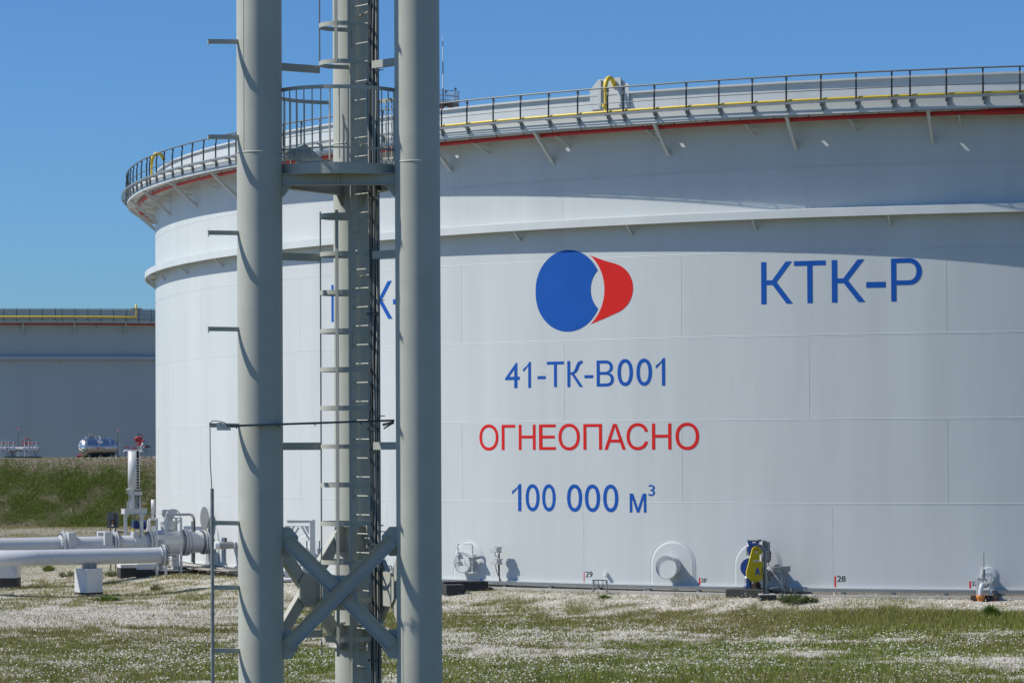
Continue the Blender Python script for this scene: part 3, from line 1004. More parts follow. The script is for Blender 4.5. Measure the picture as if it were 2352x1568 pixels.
for y in (143, 583, 1024, 1462, -297):
    o = Vector((0, 0, zpx(y, 40.9)))
    d = (ND - LB).normalized()
    MB().beam(LB + d * (LR - .02) + o, ND - d * .05 + o, .07, .11).build('tie_beam', M['mast'], mast)
    p = LA + Vector((.20, .75, 0))
    MB().beam(p + o, hoop_pt(pi * .72) + o, .05, .11).build('tie_beam', M['mast'], mast)

# landing platform with round guard
PR = .98
pc = Vector((at(779, 400, 41.3).x, 41.3, 0))
zp = zpx(386, 40.35)
pl = MB()
toe = [(PR, -.075), (PR + .008, -.075), (PR + .008, .085), (PR, .085)]
pl.lathe(toe + [toe[0]], pc + Vector((0, 0, zp)), (0, 0, 1), 96, False)
po = pl.build('platform', M['mast'], mast)
gr = MB()
for k in range(-31, 32):                               # grating bars, open where the ladder passes through
    x = k * .03
    h = sqrt(PR * PR - x * x)
    q0 = (cc - pc)
    ys = [(-h, h)]
    if abs(x - q0.x) < .38:
        hw = sqrt(.38 ** 2 - (x - q0.x) ** 2)
        a, b = q0.y - hw, q0.y + hw
        ys = [(-h, max(-h, a)), (min(h, b), h)]
    for a, b in ys:
        if b - a > .03: gr.beam(pc + Vector((x, a, zp - .03)), pc + Vector((x, b, zp - .03)), .006, .03)
for k in range(-8, 9):
    y = k * .11
    h = sqrt(PR * PR - y * y)
    q0 = cc - pc
    xs = [(-h, h)]
    if abs(y - q0.y) < .38:
        hw = sqrt(.38 ** 2 - (y - q0.y) ** 2)
        xs = [(-h, max(-h, q0.x - hw)), (min(h, q0.x + hw), h)]
    for a, b in xs:
        if b - a > .03: gr.beam(pc + Vector((a, y, zp - .03)), pc + Vector((b, y, zp - .03)), .006, .02)
gr.build('grating', M['tray'], po)
def flat_ring(mb, c_, r, z0, z1, t, a0, a1, n=72):
    vs, fs = [], []
    for i in range(n + 1):
        a = a0 + (a1 - a0) * i / n
        for rr, z in ((r, z0), (r, z1), (r - t, z1), (r - t, z0)):
            vs.append((c_.x + rr * cos(a), c_.y + rr * sin(a), z))
    for i in range(n):
        for j in range(4): fs.append((i * 4 + j, i * 4 + (j + 1) % 4, i * 4 + 4 + (j + 1) % 4, i * 4 + 4 + j))
    mb.add(vs, fs)
gd = MB()
ztop = zpx(196, 40.33)
flat_ring(gd, pc, PR, ztop - .045, ztop + .01, .008, -pi * 1.0, pi * .34)
flat_ring(gd, pc, PR, ztop - .045, ztop + .01, .008, pi * .56, pi * 1.0)
zlow = zpx(338, 40.33)
flat_ring(gd, pc, PR - .009, zlow - .012, zlow + .012, .012, -pi, pi * .34)
flat_ring(gd, pc, PR - .009, zlow - .012, zlow + .012, .012, pi * .56, pi)
for k in range(46):
    a = 2 * pi * k / 46
    if pi * .34 < a < pi * .56: continue
    p = pc + Vector((cos(a), sin(a), 0)) * (PR - .012)
    gd.cyl(p + Vector((0, 0, zp + (.02 if k % 4 == 0 else .14))), p + Vector((0, 0, ztop)), .009, n=6)
gd.build('guard_rail', M['mast'], po)
# front and side beams under the platform with knee gussets
for A, B in ((LA, LB), (LA, LC), (LB, LC)):
    u, n_ = between(A, B)
    Lw = (B - A).length
    z = zpx(412, 40.6)
    mb = MB()
    for dz, w_ in ((.08, .10), (-.08, .10)):
        mb.beam(A + u * (LR - .02) + Vector((0, 0, z + dz)), B - u * (LR - .02) + Vector((0, 0, z + dz)), w_, .01)
    mb.beam(A + u * (LR - .02) + Vector((0, 0, z)), B - u * (LR - .02) + Vector((0, 0, z)), .008, .16)
    m_ = (A + B) / 2 + Vector((0, 0, z))
    mb.box((-.01, .004, -.075), (.01, .05, .075), Frame(m_, u, n_, (0, 0, 1)))
    for X_, sg in ((A, 1), (B, -1)):
        fr = Frame(X_ + u * sg * (LR - .01) + Vector((0, 0, z - .085)), u * sg, n_, (0, 0, 1))
        mb.prism([(0, 0), (.15, 0), (.03, -.16), (0, -.16)], fr, -.006, .006)
    mb.build('platform_beam', M['mast'], mast)
# raised hatch leaf leaning over the left of the platform
hA, hB = at(657, 352, 41.0), at(700, 335, 41.5)
hC, hD = at(742, 372, 41.5), at(693, 374, 41.0)
mb = MB()
for k in range(9):
    t = k / 8
    mb.beam(hA.lerp(hB, t), hD.lerp(hC, t), .012, .035)
mb.beam(hA, hB, .03, .05); mb.beam(hD, hC, .03, .05); mb.beam(hB, hC, .03, .06); mb.beam(hA, hD, .03, .06)
mb.build('hatch_leaf', M['mast'], po)

# cable riser beside the ladder
cu = at(866, 1016, 41.75); cu = Vector((cu.x, 41.75, 0))
cv = (lu * .45 + Vector((1, -.1, 0)) * .55).normalized()
cr_fr = Frame(cu, cv, Vector((0, 0, 1)).cross(cv), (0, 0, 1))
rz = MB()
rz.box((-.06, -.004, -.3), (.06, .004, TOP - .5), cr_fr)
for sx in (-1, 1):
    rz.box((sx * .06 - .004, -.055, -.3), (sx * .06 + .004, .0, TOP - .5), cr_fr)
rzo = rz.build('cable_riser', M['rail'], mast)
for i, (xo, r_) in enumerate(((-.10, .012), (-.075, .016), (-.045, .011), (-.015, .014), (.02, .012))):
    path = [cr_fr(xo + .012 * sin(z * 1.7 + i * 2) + .006 * sin(z * 4.1 + i), -.03 - .012 * (i % 2), z) for z in np.arange(-.25, TOP - .6, .25)]
    MB().tube(path, r_, 6).build('cable', M[('galv', 'dark_steel', 'mast', 'galv', 'mast')[i]], rzo)
mb = MB()
for k in range(11):
    z = .3 + k * 1.7
    mb.box((-.13, -.06, z), (.075, -.05, z + .03), cr_fr)
    mb.box((.06, -.03, z + .2), (.15, -.02, z + .215), cr_fr)
mb.build('cable_clip', M['dark_steel'], rzo)

# arms on the left leg carrying a conduit
armz = []
def arm(y, x0=478, drop=0):
    a, b = at(x0, y, 40.20), at(550, y + 1, 40.46)
    mb = MB()
    mb.beam(a, b, .012, .062)
    mb.beam(a + Vector((0, .03, .027)), b + Vector((0, .03, .027)), .06, .008)
    mb.beam(a + Vector((0, .03, -.027)), b + Vector((0, .03, -.027)), .06, .006)
    mb.cyl(a + Vector((.03, -.012, 0)), a + Vector((.03, .02, 0)), .014, n=8)
    mb.cyl(a + Vector((.01, -.01, -.06)), a + Vector((.01, -.01, .0)), .008, n=6)
    return mb.build('conduit_arm', M['mast'], mast)
for y in (95, 314, 534, 755, -125, -345): arm(y)
for y in (1200, 1348, 1493, 1640): arm(y, 484)
cq = at(488, 1200, 40.2)
mb = MB()
mb.cyl(Vector((cq.x, cq.y, GZ0)), Vector((cq.x, cq.y, zpx(1120, 40.2))), .026, n=12)
mb.cyl(Vector((cq.x, cq.y, zpx(1408, 40.4))), Vector((cq.x, cq.y, zpx(1402, 40.4))), .034, n=12)
mb.build('conduit', M['galv'], mast)
a = at(483, 978, 40.2)
mb = MB()
mb.tube([at(487, 1122, 40.2), at(483.5, 1060, 40.2), at(483, 985, 40.2), at(482.5, 972, 40.2), at(488, 966, 40.15), at(500, 966, 40.1), at(516, 970, 40.05), at(528, 979, 40.0)], .0065, 6)
mb.build('thin_cable', M['black'], mast)
arm(976, 481)
# junction plate and the perforated horizontal tray crossing to the riser
fr = Frame(at(512, 979, 40.12), (1, 0, 0), (0, 1, 0), (0, 0, 1))
MB().prism([(-.09, .05), (-.02, .06), (.11, -.02), (.12, -.055), (-.08, -.055)], fr, -.01, .01).build('bracket_plate', M['steel_white'], mast)
ta_, tb2 = at(524, 980, 39.98), at(903, 967, 41.3)
mb = MB()
mb.beam(ta_, tb2, .10, .006)
dd = (tb2 - ta_).normalized(); sd = dd.cross(Vector((0, 0, 1)))
mb.beam(ta_ + sd * .05 + Vector((0, 0, .012)), tb2 + sd * .05 + Vector((0, 0, .012)), .004, .03)
mb.beam(ta_ - sd * .05 + Vector((0, 0, .012)), tb2 - sd * .05 + Vector((0, 0, .012)), .004, .03)
for t in (.05, .3, .52, .8):
    p = ta_.lerp(tb2, t); mb.cyl(p - Vector((0, 0, .03)), p, .008, n=6)
q = at(880, 975, 41.35)
mb.beam(q, at(905, 970, 41.3), .03, .04); mb.beam(at(882, 984, 41.35), at(903, 971, 41.3), .02, .02)
mb.build('cross_tray', M['tray'], mast)
# ------------------------------------------------------------------ things along the right of the tank foot
def gnd(p): return float(gz(p.x, p.y))
def stone_block(name, label, cat, c, hw, hd, z0, z1, ang, mt, mt2=None, split=None, group=None):
    fr = yaw_frame((c.x, c.y, 0), ang)
    mb = MB()
    if not mt2:
        mb.box((-hw, -hd, z0), (hw, hd, z1), fr)
        return tag(mb.build(name, mt, None, .02), label, cat, group)
    o = thing(name, label, cat, (c.x, c.y, z0), group)
    MB().box((-hw, -hd, split), (hw, hd, z1), fr).build('painted_body', mt, o, .015)
    MB().box((-hw - .006, -hd - .006, z0), (hw + .006, hd + .006, split), fr).build('tarred_foot', mt2, o, .015)
    return o

# side-entry mixer
mxf = frm
D_ = hypot(0, 0)
mfr = Frame(mxf(0, 0, 0), mxf.x, mxf.y, mxf.z)
def mpx(x, y): return (1682.5 + x * .10986, 1217.3 + y * .10986)
gp = tank_frame(S(1736, 1290, R + 1.15)[0], 0, R + 1.15)
def mloc(x, y, rr=R + 1.15):
    s, z = S(*mpx(x, y), rr)
    fr = tank_frame(s, z, rr)
    return fr.o, fr
mix = thing('tank_mixer', 'yellow and blue mixer drive with a letter A on its belt guard', 'mixer', (mloc(480, 890)[0].x, mloc(480, 890)[0].y, 0))
pa, fa = mloc(505, 430)
pb, fb = mloc(475, 885)
gfr = Frame((pa + pb) / 2, (1, .06, 0), (.06, -1, 0), (0, 0, 1))     # the belt face is turned a little towards the right
la = (pa - gfr.o).dot(gfr.x), (pa - gfr.o).z
lb = (pb - gfr.o).dot(gfr.x), (pb - gfr.o).z
ra, rb = .165, .315
poly = [(la[0] + ra * cos(a), la[1] + ra * sin(a)) for a in np.linspace(.12, pi - .12, 17)] + [(lb[0] + rb * cos(a), lb[1] + rb * sin(a)) for a in np.linspace(pi - .12, 2 * pi + .12, 25)]
MB().prism(poly, gfr, -.09, .09).build('belt_guard', M['guard'], mix, .025)
def on_guard(off):
    return lambda x, z, e=0: gfr(x, off + e, z)
def gxy(x, y):
    o, _ = mloc(x, y); o = o - gfr.o
    return o.dot(gfr.x), o.z
a0, a1 = gxy(465, 930), gxy(577, 772)
place_glyphs([('A', a0[0] + k_, a1[0] - .02 + k_, a0[1], a1[1]) for k_ in (0, .012, .024)], on_guard(.0912), 'guard_letter', M['blue_text'], mix)
for (x0, y0, x1, y1, mt) in ((478, 395, 528, 425, 'red_text'), (472, 432, 530, 447, 'white'), (482, 459, 520, 472, 'white'), (428, 624, 590, 652, 'white')):
    p, q = gxy(x0, y1), gxy(x1, y0)
    MB().box((p[0], .091, p[1]), (q[0], .096, q[1]), gfr).build('sticker', M[mt], mix)
p, q = gxy(436, 647), gxy(582, 630)
place_glyphs([('41-MX-B001', p[0], q[0], p[1], q[1])], on_guard(.0965), 'sticker_text', M['black_text'], mix)
p, q = gxy(466, 500), gxy(545, 483)
place_glyphs([('SPX', p[0], q[0], p[1], q[1])], on_guard(.0912), 'guard_lettering', M['steel_white'], mix)
mb = MB()                                               # ribbed gearbox drum behind the guard
o, f = mloc(405, 775, R + .75)
mb.cyl(f(0, -.3, 0), f(0, .28, 0), .32, n=40)
for k in range(28):
    a = k * 2 * pi / 28
    mb.beam(f(.325 * cos(a), -.26, .325 * sin(a)), f(.325 * cos(a + .35), .28, .325 * sin(a + .35)), .02, .03, f.x * cos(a) + f.z * sin(a))
gb = mb.build('gearbox', M['blue'], mix)
mb = MB()
o, f = mloc(462, 400, R + .8)
mb.cyl(f(0, -.45, 0), f(0, .24, 0), .19, n=28)
for k in range(20):
    a = k * pi / 10
    mb.beam(f(.19 * cos(a), -.42, .19 * sin(a)), f(.19 * cos(a), .12, .19 * sin(a)), .012, .04, f.x * cos(a) + f.z * sin(a))
mb.cyl(f(0, .24, 0), f(0, .30, 0), .10, n=20)
mb.box((-.12, -.2, .12), (.14, .2, .3), f)
mo = mb.build('motor', M['blue'], mix)
o, f = mloc(465, 245, R + .95)
MB().prism([(-.17, -.12), (.15, -.12), (.22, .04), (-.21, .04)], f, -.16, .16).build('terminal_box', M['blue'], mo)
MB().box((-.23, -.18, .042), (.21, .18, .10), f).build('box_lid', M['galv'], mo, .02)
p, f2 = mloc(455, 252, R + 1.12)
MB().box((-.06, 0, -.014), (.06, .006, .014), f2).build('name_plate', M['white'], mo)
o, f = mloc(345, 430, R + .9)
MB().box((-.05, -.12, -.16), (.05, .12, .16), f).build('side_box', M['galv'], mo)
mb = MB()                                               # neck, foot bracket, drain pot
o, f = mloc(355, 1075, R + .8)
mb.box((-.045, -.15, -.17), (.05, .15, .2), f)
mb.box((-.19, -.17, -.20), (.08, .17, -.175), f)
mb.build('foot_bracket', M['blue'], mix)
o, f = mloc(300, 1075, R + .85)
mb = MB()
mb.lathe([(.0, .2), (.05, .19), (.065, .12), (.065, .02), (.05, -.03), (.06, -.08), (.08, -.12), (.08, -.16), (0, -.16)], o, (0, 0, 1), 16)
mb.build('drain_pot', M['foil'], mix)
mb = MB()
mb.cyl(mxf(0, .25, 0), mxf(0, .8, 0), .24, n=24)
mb.cyl(mxf(0, .28, 0), mxf(0, .36, 0), .33, n=32)
mb.build('mounting_neck', M['tank'], mix)
o, f = mloc(505, 1150, R + 1.0)
mb = MB()
mb.cyl(f(0, -.05, 0), f(0, .05, 0), .152, n=32)
mb.cyl(f(0, .05, 0), f(0, .07, 0), .035, n=12)
mb.tube([f(-.2, .0, .11), f(-.12, .03, .14), f(-.03, .05, .07)], .02, 6)
mb.build('support_wheel', M['rust'], mix)

# control post with panels
o, f = mloc(700, 1330, R + 2.2)
zb_ = o.z
cp = thing('control_post', 'grey steel post with switch boards and hanging cables in front of the mixer', 'control post', (o.x, o.y, zb_))
f = Frame((o.x, o.y, 0), f.x, f.y, f.z)
def cz(y): return at(*mpx(700, y), o.y).z
def cxm(x): return (at(*mpx(x, 900), o.y) - at(*mpx(700, 900), o.y)).x
mb = MB()
mb.box((cxm(665), -.012, zb_), (cxm(728), .0, cz(208)), f)
for x in (665, 722): mb.box((cxm(x), .0, zb_), (cxm(x) + .01, .07, cz(210)), f)
mb.prism([(cxm(640), zb_ + .005), (cxm(665), zb_ + .30), (cxm(665), zb_ + .005)], f, .0, .012)
mb.prism([(cxm(728), zb_ + .005), (cxm(728), zb_ + .30), (cxm(772), zb_ + .005)], f, .0, .012)
mb.box((cxm(640), -.08, zb_), (cxm(775), .12, zb_ + .012), f)
mb.build('post', M['galv'], cp)
MB().box((cxm(620), -.10, cz(668)), (cxm(782), -.06, cz(238)), f).build('back_board', M['dark_steel'], cp, .006)
MB().box((cxm(732), -.0, cz(240 + 400)), (cxm(782), .03, cz(238)), f).build('side_rail', M['galv'], cp)
MB().box((cxm(735), -.02, cz(632)), (cxm(818), .12, cz(430)), f).build('switch_box', M['dark_steel'], cp, .008)
mb = MB()
mb.cyl(f(cxm(822), .05, cz(485)), f(cxm(835), .05, cz(485)), .025, n=10)
mb.cyl(f(cxm(820), .05, cz(545)), f(cxm(830), .05, cz(545)), .02, n=10)
mb.build('switch_knob', M['black'], cp)
MB().box((cxm(582), -.04, cz(650)), (cxm(622), .06, cz(512)), f).build('small_box', M['white'], cp, .006)
mb = MB()
mb.box((cxm(545), -.25, cz(300)), (cxm(615), -.12, cz(245)), f)
mb.cyl(f(cxm(600), -.2, cz(330)), f(cxm(600), -.2, cz(245)), .03, n=10)
mb.build('socket', M['white'], cp, .005)
MB().box((cxm(770), -.04, cz(832)), (cxm(840), .09, cz(742)), f).build('junction_box', M['steel_white'], cp, .008)
mb = MB()
mb.cyl(f(cxm(735), .02, cz(800)), f(cxm(770), .02, cz(790)), .05, n=12)
mb.build('cable_gland', M['steel_white'], cp)
for pts in ([(665, 700), (640, 800), (632, 900), (640, 960), (660, 990)], [(660, 690), (655, 800), (668, 1000), (665, 1200), (672, 1320)],
            [(760, 660), (775, 690), (795, 720), (790, 740)], [(800, 850), (800, 950), (795, 1060), (780, 1000), (765, 900)],
            [(880, 860), (860, 920), (820, 950), (805, 1000)], [(925, 850), (905, 910), (870, 940), (840, 920), (870, 860)],
            [(580, 205), (610, 200), (640, 212), (665, 235), (668, 300)]):
    P3 = [f(cxm(x), .04 + .02 * i, cz(y)) for i, (x, y) in enumerate(pts)]
    Q3 = []
    for i in range(len(P3) - 1):
        for t in (0, .5): Q3.append(P3[i].lerp(P3[i + 1], t))
    Q3.append(P3[-1])
    MB().tube(Q3, .013, 6).build('cable', M['black'], cp)
stone_block('concrete_block', 'black-faced concrete block carrying the control post', 'block', Vector((o.x + .06, o.y + .12, 0)), .29, .33, gnd(o) - .12, zb_ - .001, .0, M['concrete'], M['bitumen'], zb_ - .035)
MB_ = MB()
fr_ = yaw_frame((o.x + .06, o.y + .12, 0), 0)

# steel bench beside the mixer
b0, fb0 = mloc(845, 775, R + 1.3)
b1, fb1 = mloc(1205, 745, R + .55)
bn = thing('steel_bench', 'grey steel trestle with a sloping top rail right of the mixer', 'trestle', (b1.x, b1.y, 0))
mb = MB()
mb.beam(b0, b1, .16, .012)
mb.beam(b0 - Vector((0, 0, .10)), b1 - Vector((0, 0, .10)), .05, .2)
mb.build('top_rail', M['galv'], bn)
for x, y, rr in ((1140, 800, R + .65), (1048, 830, R + .9)):
    t, ft = mloc(x, y, rr)
    MB().beam(Vector((t.x, t.y, -.02)), t + Vector((0, 0, .02)), .08, .10).build('leg', M['galv'], bn)
t, ft = mloc(1140, 820, R + .65)
MB().beam(t - Vector((0, 0, .02)), t + ft.x * -.14 - Vector((0, 0, .16)), .03, .05).build('knee_brace', M['galv'], bn)
MB().beam(mloc(800, 1215, R + 1.2)[0], mloc(1120, 1165, R + .6)[0], .08, .05).build('floor_rail', M['galv'], bn)

# slab under the mixer
s_, z_ = S(1711, 1353, R + 1.55)
fr = tank_frame(s_, 0, R + 1.55)
mb = MB()
mb.box((-.72, -1.0, -.62), (.72, .0, z_), fr)
tag(mb.build('mixer_slab', M['bitumen'], None, .02), 'low black tarred slab under the yellow mixer drive', 'slab')

# two concrete blocks by station 29'
c = at(1041, 1349, 104.8)
stone_block('concrete_block', 'small grey weathered block on the gravel left of station 29', 'block', Vector((c.x, c.y + .2, 0)), .35, .3, -.62, at(1041, 1342, 104.8).z, .3, M['bitumen'])
c = at(1088, 1340, 105.6)
stone_block('concrete_slab', 'long dark-stained concrete slab below the round manhole', 'slab', Vector((c.x - .35, c.y + .3, 0)), .85, .32, -.6, at(1088, 1334.5, 105.6).z, .22, M['bitumen'])
cd = at(1106, 1330, 105.9)
sg = thing('notice_card', 'small white printed card standing on the slab below the manhole', 'notice', (cd.x, cd.y, at(1106, 1334, 105.9).z))
fr = yaw_frame((cd.x, cd.y, 0), .1)
za, zb2 = at(1106, 1334.3, 105.9).z, at(1106, 1326, 105.9).z
MB().box((-.10, 0, za), (.10, .012, zb2), fr).build('card', M['white'], sg)
mb = MB()
for k, h in enumerate((.75, .52, .3)): mb.box((-.06, -.003, za + (zb2 - za) * h), (.05 - .02 * k, -.001, za + (zb2 - za) * h + .014), fr)
mb.build('print', M['blue_text'], sg)

# instrument stand with two boxes
def ipx(x, y): return (1005 + x * .19532, 1177.1 + y * .19532)
IR = R + .33
s, z = S(*ipx(727, 800), IR)
fi = tank_frame(s, 0, IR)
st = thing('instrument_stand', 'thin post with two white junction boxes and black cables, right of the manhole', 'instrument stand', (fi.o.x, fi.o.y, -.1))
def iz(y): return S(*ipx(727, y), IR)[1]
def ix(x): return S(*ipx(x, 600), IR)[0] - s
MB().beam(fi(0, -.02, -.12), fi(0, -.02, iz(400)), .035, .035).build('post', M['dark_steel'], st)
for y0, y1, x0, x1 in ((408, 462, 656, 752), (548, 602, 661, 756)):
    b = MB().box((ix(x0), -.02, iz(y1)), (ix(x1), .22, iz(y0)), fi).build('junction_box', M['steel_white'], st, .008)
    mb = MB()
    mb.box((ix(x0 + 22), -.05, iz(y0 - 2)), (ix(x1 + 10), .1, iz(y0 - 8)), fi)
    mb.box((ix(x0 + 5), -.05, iz(y1 + 3)), (ix(x1 + 10), .1, iz(y1)), fi)
    mb.box((ix(x1 - 14), .2, iz(y1)), (ix(x1 - 4), .226, iz(y0)), fi)
    mb.build('mounting_strip', M['galv'], b)
for pts in ([(686, 465), (686, 505), (705, 518), (727, 520), (735, 545)], [(735, 470), (722, 500), (735, 530)], [(692, 605), (695, 660), (715, 720), (735, 760), (760, 800)],
            [(728, 610), (728, 700), (735, 750), (750, 800)], [(722, 610), (726, 720), (740, 790)]):
    MB().tube([fi(ix(x), .03, iz(y)) for x, y in pts], .014, 6).build('cable', M['black'], st)

# low rack with cables
def rk(x, y): return ipx(x, y)
RR_ = R + 1.25
s, z = S(*rk(1915, 900), RR_)
fk = tank_frame(s, 0, RR_)
rkz = lambda y: S(*rk(1915, y), RR_)[1]
rkx = lambda x: S(*rk(x, 850), RR_)[0] - s
ra_ = thing('cable_rack', 'low two-legged grey rack with drooping cables right of station 29', 'rack', (fk.o.x, fk.o.y, rkz(912)))
for x in (1836, 1992): MB().beam(fk(rkx(x), 0, rkz(915) - .05), fk(rkx(x), 0, rkz(785)), .08, .05, fk.x).build('leg', M['galv'], ra_)
MB().box((rkx(1838), -.05, rkz(796)), (rkx(1985), .05, rkz(786)), fk).build('top_rail', M['rust'], ra_)
for i, x in enumerate((1868, 1900, 1938, 1955, 1890)):
    MB().tube([fk(rkx(x), .02, rkz(796)), fk(rkx(x) + .02, .03, rkz(840)), fk(rkx(x + 18), .05, rkz(870 + 6 * i % 20)), fk(rkx(1925 + 8 * i), .04, rkz(885)), fk(rkx(1965), .02, rkz(895))], .009, 6).build('cable', M['black'], ra_)

# drain valve in a frame, far right
def vpx(x, y): return (2199.3 + x * .10989, 1251.8 + y * .10989)
VR = R + 1.5
s, z = S(*vpx(560, 1040), VR)
fv = tank_frame(s, 0, VR)
vz = lambda y: S(*vpx(560, y), VR)[1]
vx = lambda x: S(*vpx(x, 900), VR)[0] - s
dv = thing('drain_valve', 'grey framed drain valve with tall spindle and white downpipe, at the far right', 'valve', (fv.o.x, fv.o.y, vz(1045)))
mb = MB()
mb.box((vx(395), -.1, vz(1045)), (vx(442), .1, vz(662)), fv)
mb.box((vx(680), -.1, vz(1045)), (vx(727), .1, vz(662)), fv)
mb.box((vx(442), -.09, vz(735)), (vx(680), .07, vz(668)), fv)
mb.prism([(vx(640), vz(960)), (vx(680), vz(900)), (vx(680), vz(1030))], fv, -.05, .05)
mb.build('frame', M['steel_white'], dv, .006)
mb = MB()
mb.cyl(fv(vx(555), .0, vz(650)), fv(vx(555), .0, vz(505)), .055, n=16)
mb.cyl(fv(vx(548), .0, vz(660)), fv(vx(548), .0, vz(645)), .085, n=16)
mb.cyl(fv(vx(548), .0, vz(628)), fv(vx(548), .0, vz(600)), .07, n=16)
mb.build('spindle_housing', M['galv'], dv)
MB().cyl(fv(vx(560), 0, vz(510)), fv(vx(562), 0, vz(155)), .012, n=8).build('spindle', M['rust'], dv)
mb = MB()
mb.tube([fv(vx(600), .0, vz(800)), fv(vx(560), .05, vz(800)), fv(vx(525), .12, vz(825)), fv(vx(505), .17, vz(880)), fv(vx(495), .19, vz(940)), fv(vx(490), .2, vz(1035))], .082, 16)
mb.build('downpipe', M['pipe_white'], dv)
mb = MB()
mb.cyl(fv(vx(530), .02, vz(800)), fv(vx(600), -.1, vz(800)), .15, n=20)
mb.cyl(fv(vx(560), -.1, vz(800)), fv(vx(560), -1.1, vz(800)), .10, n=18)
for k, (x, y) in enumerate(((585, 775), (610, 800), (640, 770), (650, 850), (625, 870), (590, 830), (655, 790), (475, 790), (500, 770))):
    mb.cyl(fv(vx(x), .06, vz(y)), fv(vx(x) + .05, .10, vz(y) + .05), .022, n=8)
mb.beam(fv(vx(470), .12, vz(795)), fv(vx(540), .14, vz(765)), .03, .025)
mb.beam(fv(vx(610), .12, vz(830)), fv(vx(668), .14, vz(750)), .03, .025)
mb.build('valve_body', M['steel_white'], dv)
mb = MB()
mb.box((vx(505), .075, vz(715)), (vx(600), .085, vz(688)), fv)
mb.box((vx(520), .075, vz(775)), (vx(592), .085, vz(735)), fv)
mb.build('name_plate', M['galv'], dv)
bs = MB()
bs.box((vx(270), -.45, vz(1160)), (vx(860), .12, vz(1052)), fv)
tag(bs.build('brick_base', M['rust'], None, .015), 'dark red-brown base slab under the framed drain valve', 'slab')
fo2 = fv(vx(495), .24, 0)
ob = thing('orange_funnel', 'orange drain funnel under the white downpipe at the far right', 'funnel', (fo2.x, fo2.y, vz(1195)))
mb = MB()
h = vz(1035) - vz(1195)
mb.lathe([(.0, 0), (.105, 0), (.105, h * .1), (.115, h * .35), (.135, h * .62), (.15, h * .74), (.155, h * .80), (.155, h), (.135, h), (.12, h * .7), (0, h * .65)], (fo2.x, fo2.y, vz(1195)), (0, 0, 1), 28)
mb.build('funnel', M['orange'], ob)
MB().box((vx(255), .14, vz(1212)), (vx(520), .55, vz(1192)), fv).build('base_plate', M['orange'], ob)
# ------------------------------------------------------------------ pipework at the left
def Lp(x, y): return (x * .29297, 947.46 + y * .29297)
sN, zN = S(*Lp(1660, 1012))
nf = tank_frame(sN, zN)
pd = nf.y.copy()                                        # outward along the nozzle axis (to the left and towards the camera)
P0 = nf.o.copy()
def along(px, p0=P0, d=pd):                             # distance from the shell where the axis passes pixel column px
    r = ray(px, 1246)
    return (p0.y * r.x / r.y - p0.x) / (d.x - d.y * r.x / r.y)
def T_(x): return along(Lp(x, 1020)[0])
AX = lambda t: P0 + pd * t
pe = Frame(P0, Vector((0, 0, 1)).cross(pd), pd, (0, 0, 1))   # x across the pipe (+ towards the camera side), y outward, z up
if pe.x.y > 0: pe.x = -pe.x
RP = .345
ol = thing('oil_pipeline', 'thick white flanged pipeline running left from the big tank, behind the blind-ended pipe', 'pipeline', tuple(AX(T_(400))))
def pipe_piece(name, t0, t1, r, parent, n=36, mt='pipe_white'):
    return MB().cyl(AX(t0), AX(t1), r, n=n).build(name, M[mt], parent)
def flange_pair(t, r, parent, n=28, gap=.03, w_=.085, lug=False, name='flange', ax0=AX, d=pd, fr=pe):
    mb = MB()
    a = ax0(t)
    mb.cyl(a + d * gap / 2, a + d * (gap / 2 + w_), r, n=48)
    mb.cyl(a - d * gap / 2, a - d * (gap / 2 + w_), r, n=48)
    mb.cyl(a + d * (gap / 2 + w_), a + d * (gap / 2 + w_ + .10), r * .84, r * .72, n=36)
    mb.cyl(a - d * (gap / 2 + w_), a - d * (gap / 2 + w_ + .10), r * .84, r * .72, n=36)
    if lug:
        mb.prism([(-.06, r - .03), (.06, r - .03), (.06, r + .07), (.03, r + .12), (-.03, r + .12), (-.06, r + .07)], Frame(a, fr.x, d, (0, 0, 1)), -.02, .02)
    o = mb.build(name, M['pipe_white'], parent)
    mb = MB()
    flange_bolts(mb, a, d, r * .91, n, .026, w_ * 2 + gap + .16)
    mb.build('bolts', M['bolt'], o)
    return o
tA, tB, tC, tD, tE, tF = T_(500), T_(893), T_(1180), T_(1452), T_(1606), T_(1640)
pipe_piece('pipe', tA, tA + 9, RP, ol)
flange_pair(tA, .54, ol, lug=True)
pipe_piece('spool', tB, tA, RP, ol)
flange_pair(tB, .53, ol, lug=True)
pipe_piece('spool', tC, tB, RP + .01, ol)
for t in (T_(822), T_(1050)):
    MB().lathe([(RP, -.05), (RP + .035, -.02), (RP + .035, .02), (RP, .05)], AX(t), pd, 36).build('weld_collar', M['pipe_white'], ol)
flange_pair(tC, .53, ol)
flange_pair(tD, .57, ol)
pipe_piece('spool', tE, tD, .455, ol)
flange_pair(tE, .53, ol, 40, w_=.07)
pipe_piece('nozzle_neck', 0, tE, .455, ol)
mb = MB()                                               # reinforcing plate of this nozzle
mb.cyl(nf(0, -.02, 0), nf(0, .035, 0), .95, n=48)
mb.box((-.93, -.02, -1.0), (.93, .034, -.1), nf)
mb.build('reinforcing_plate', M['tank'], root)
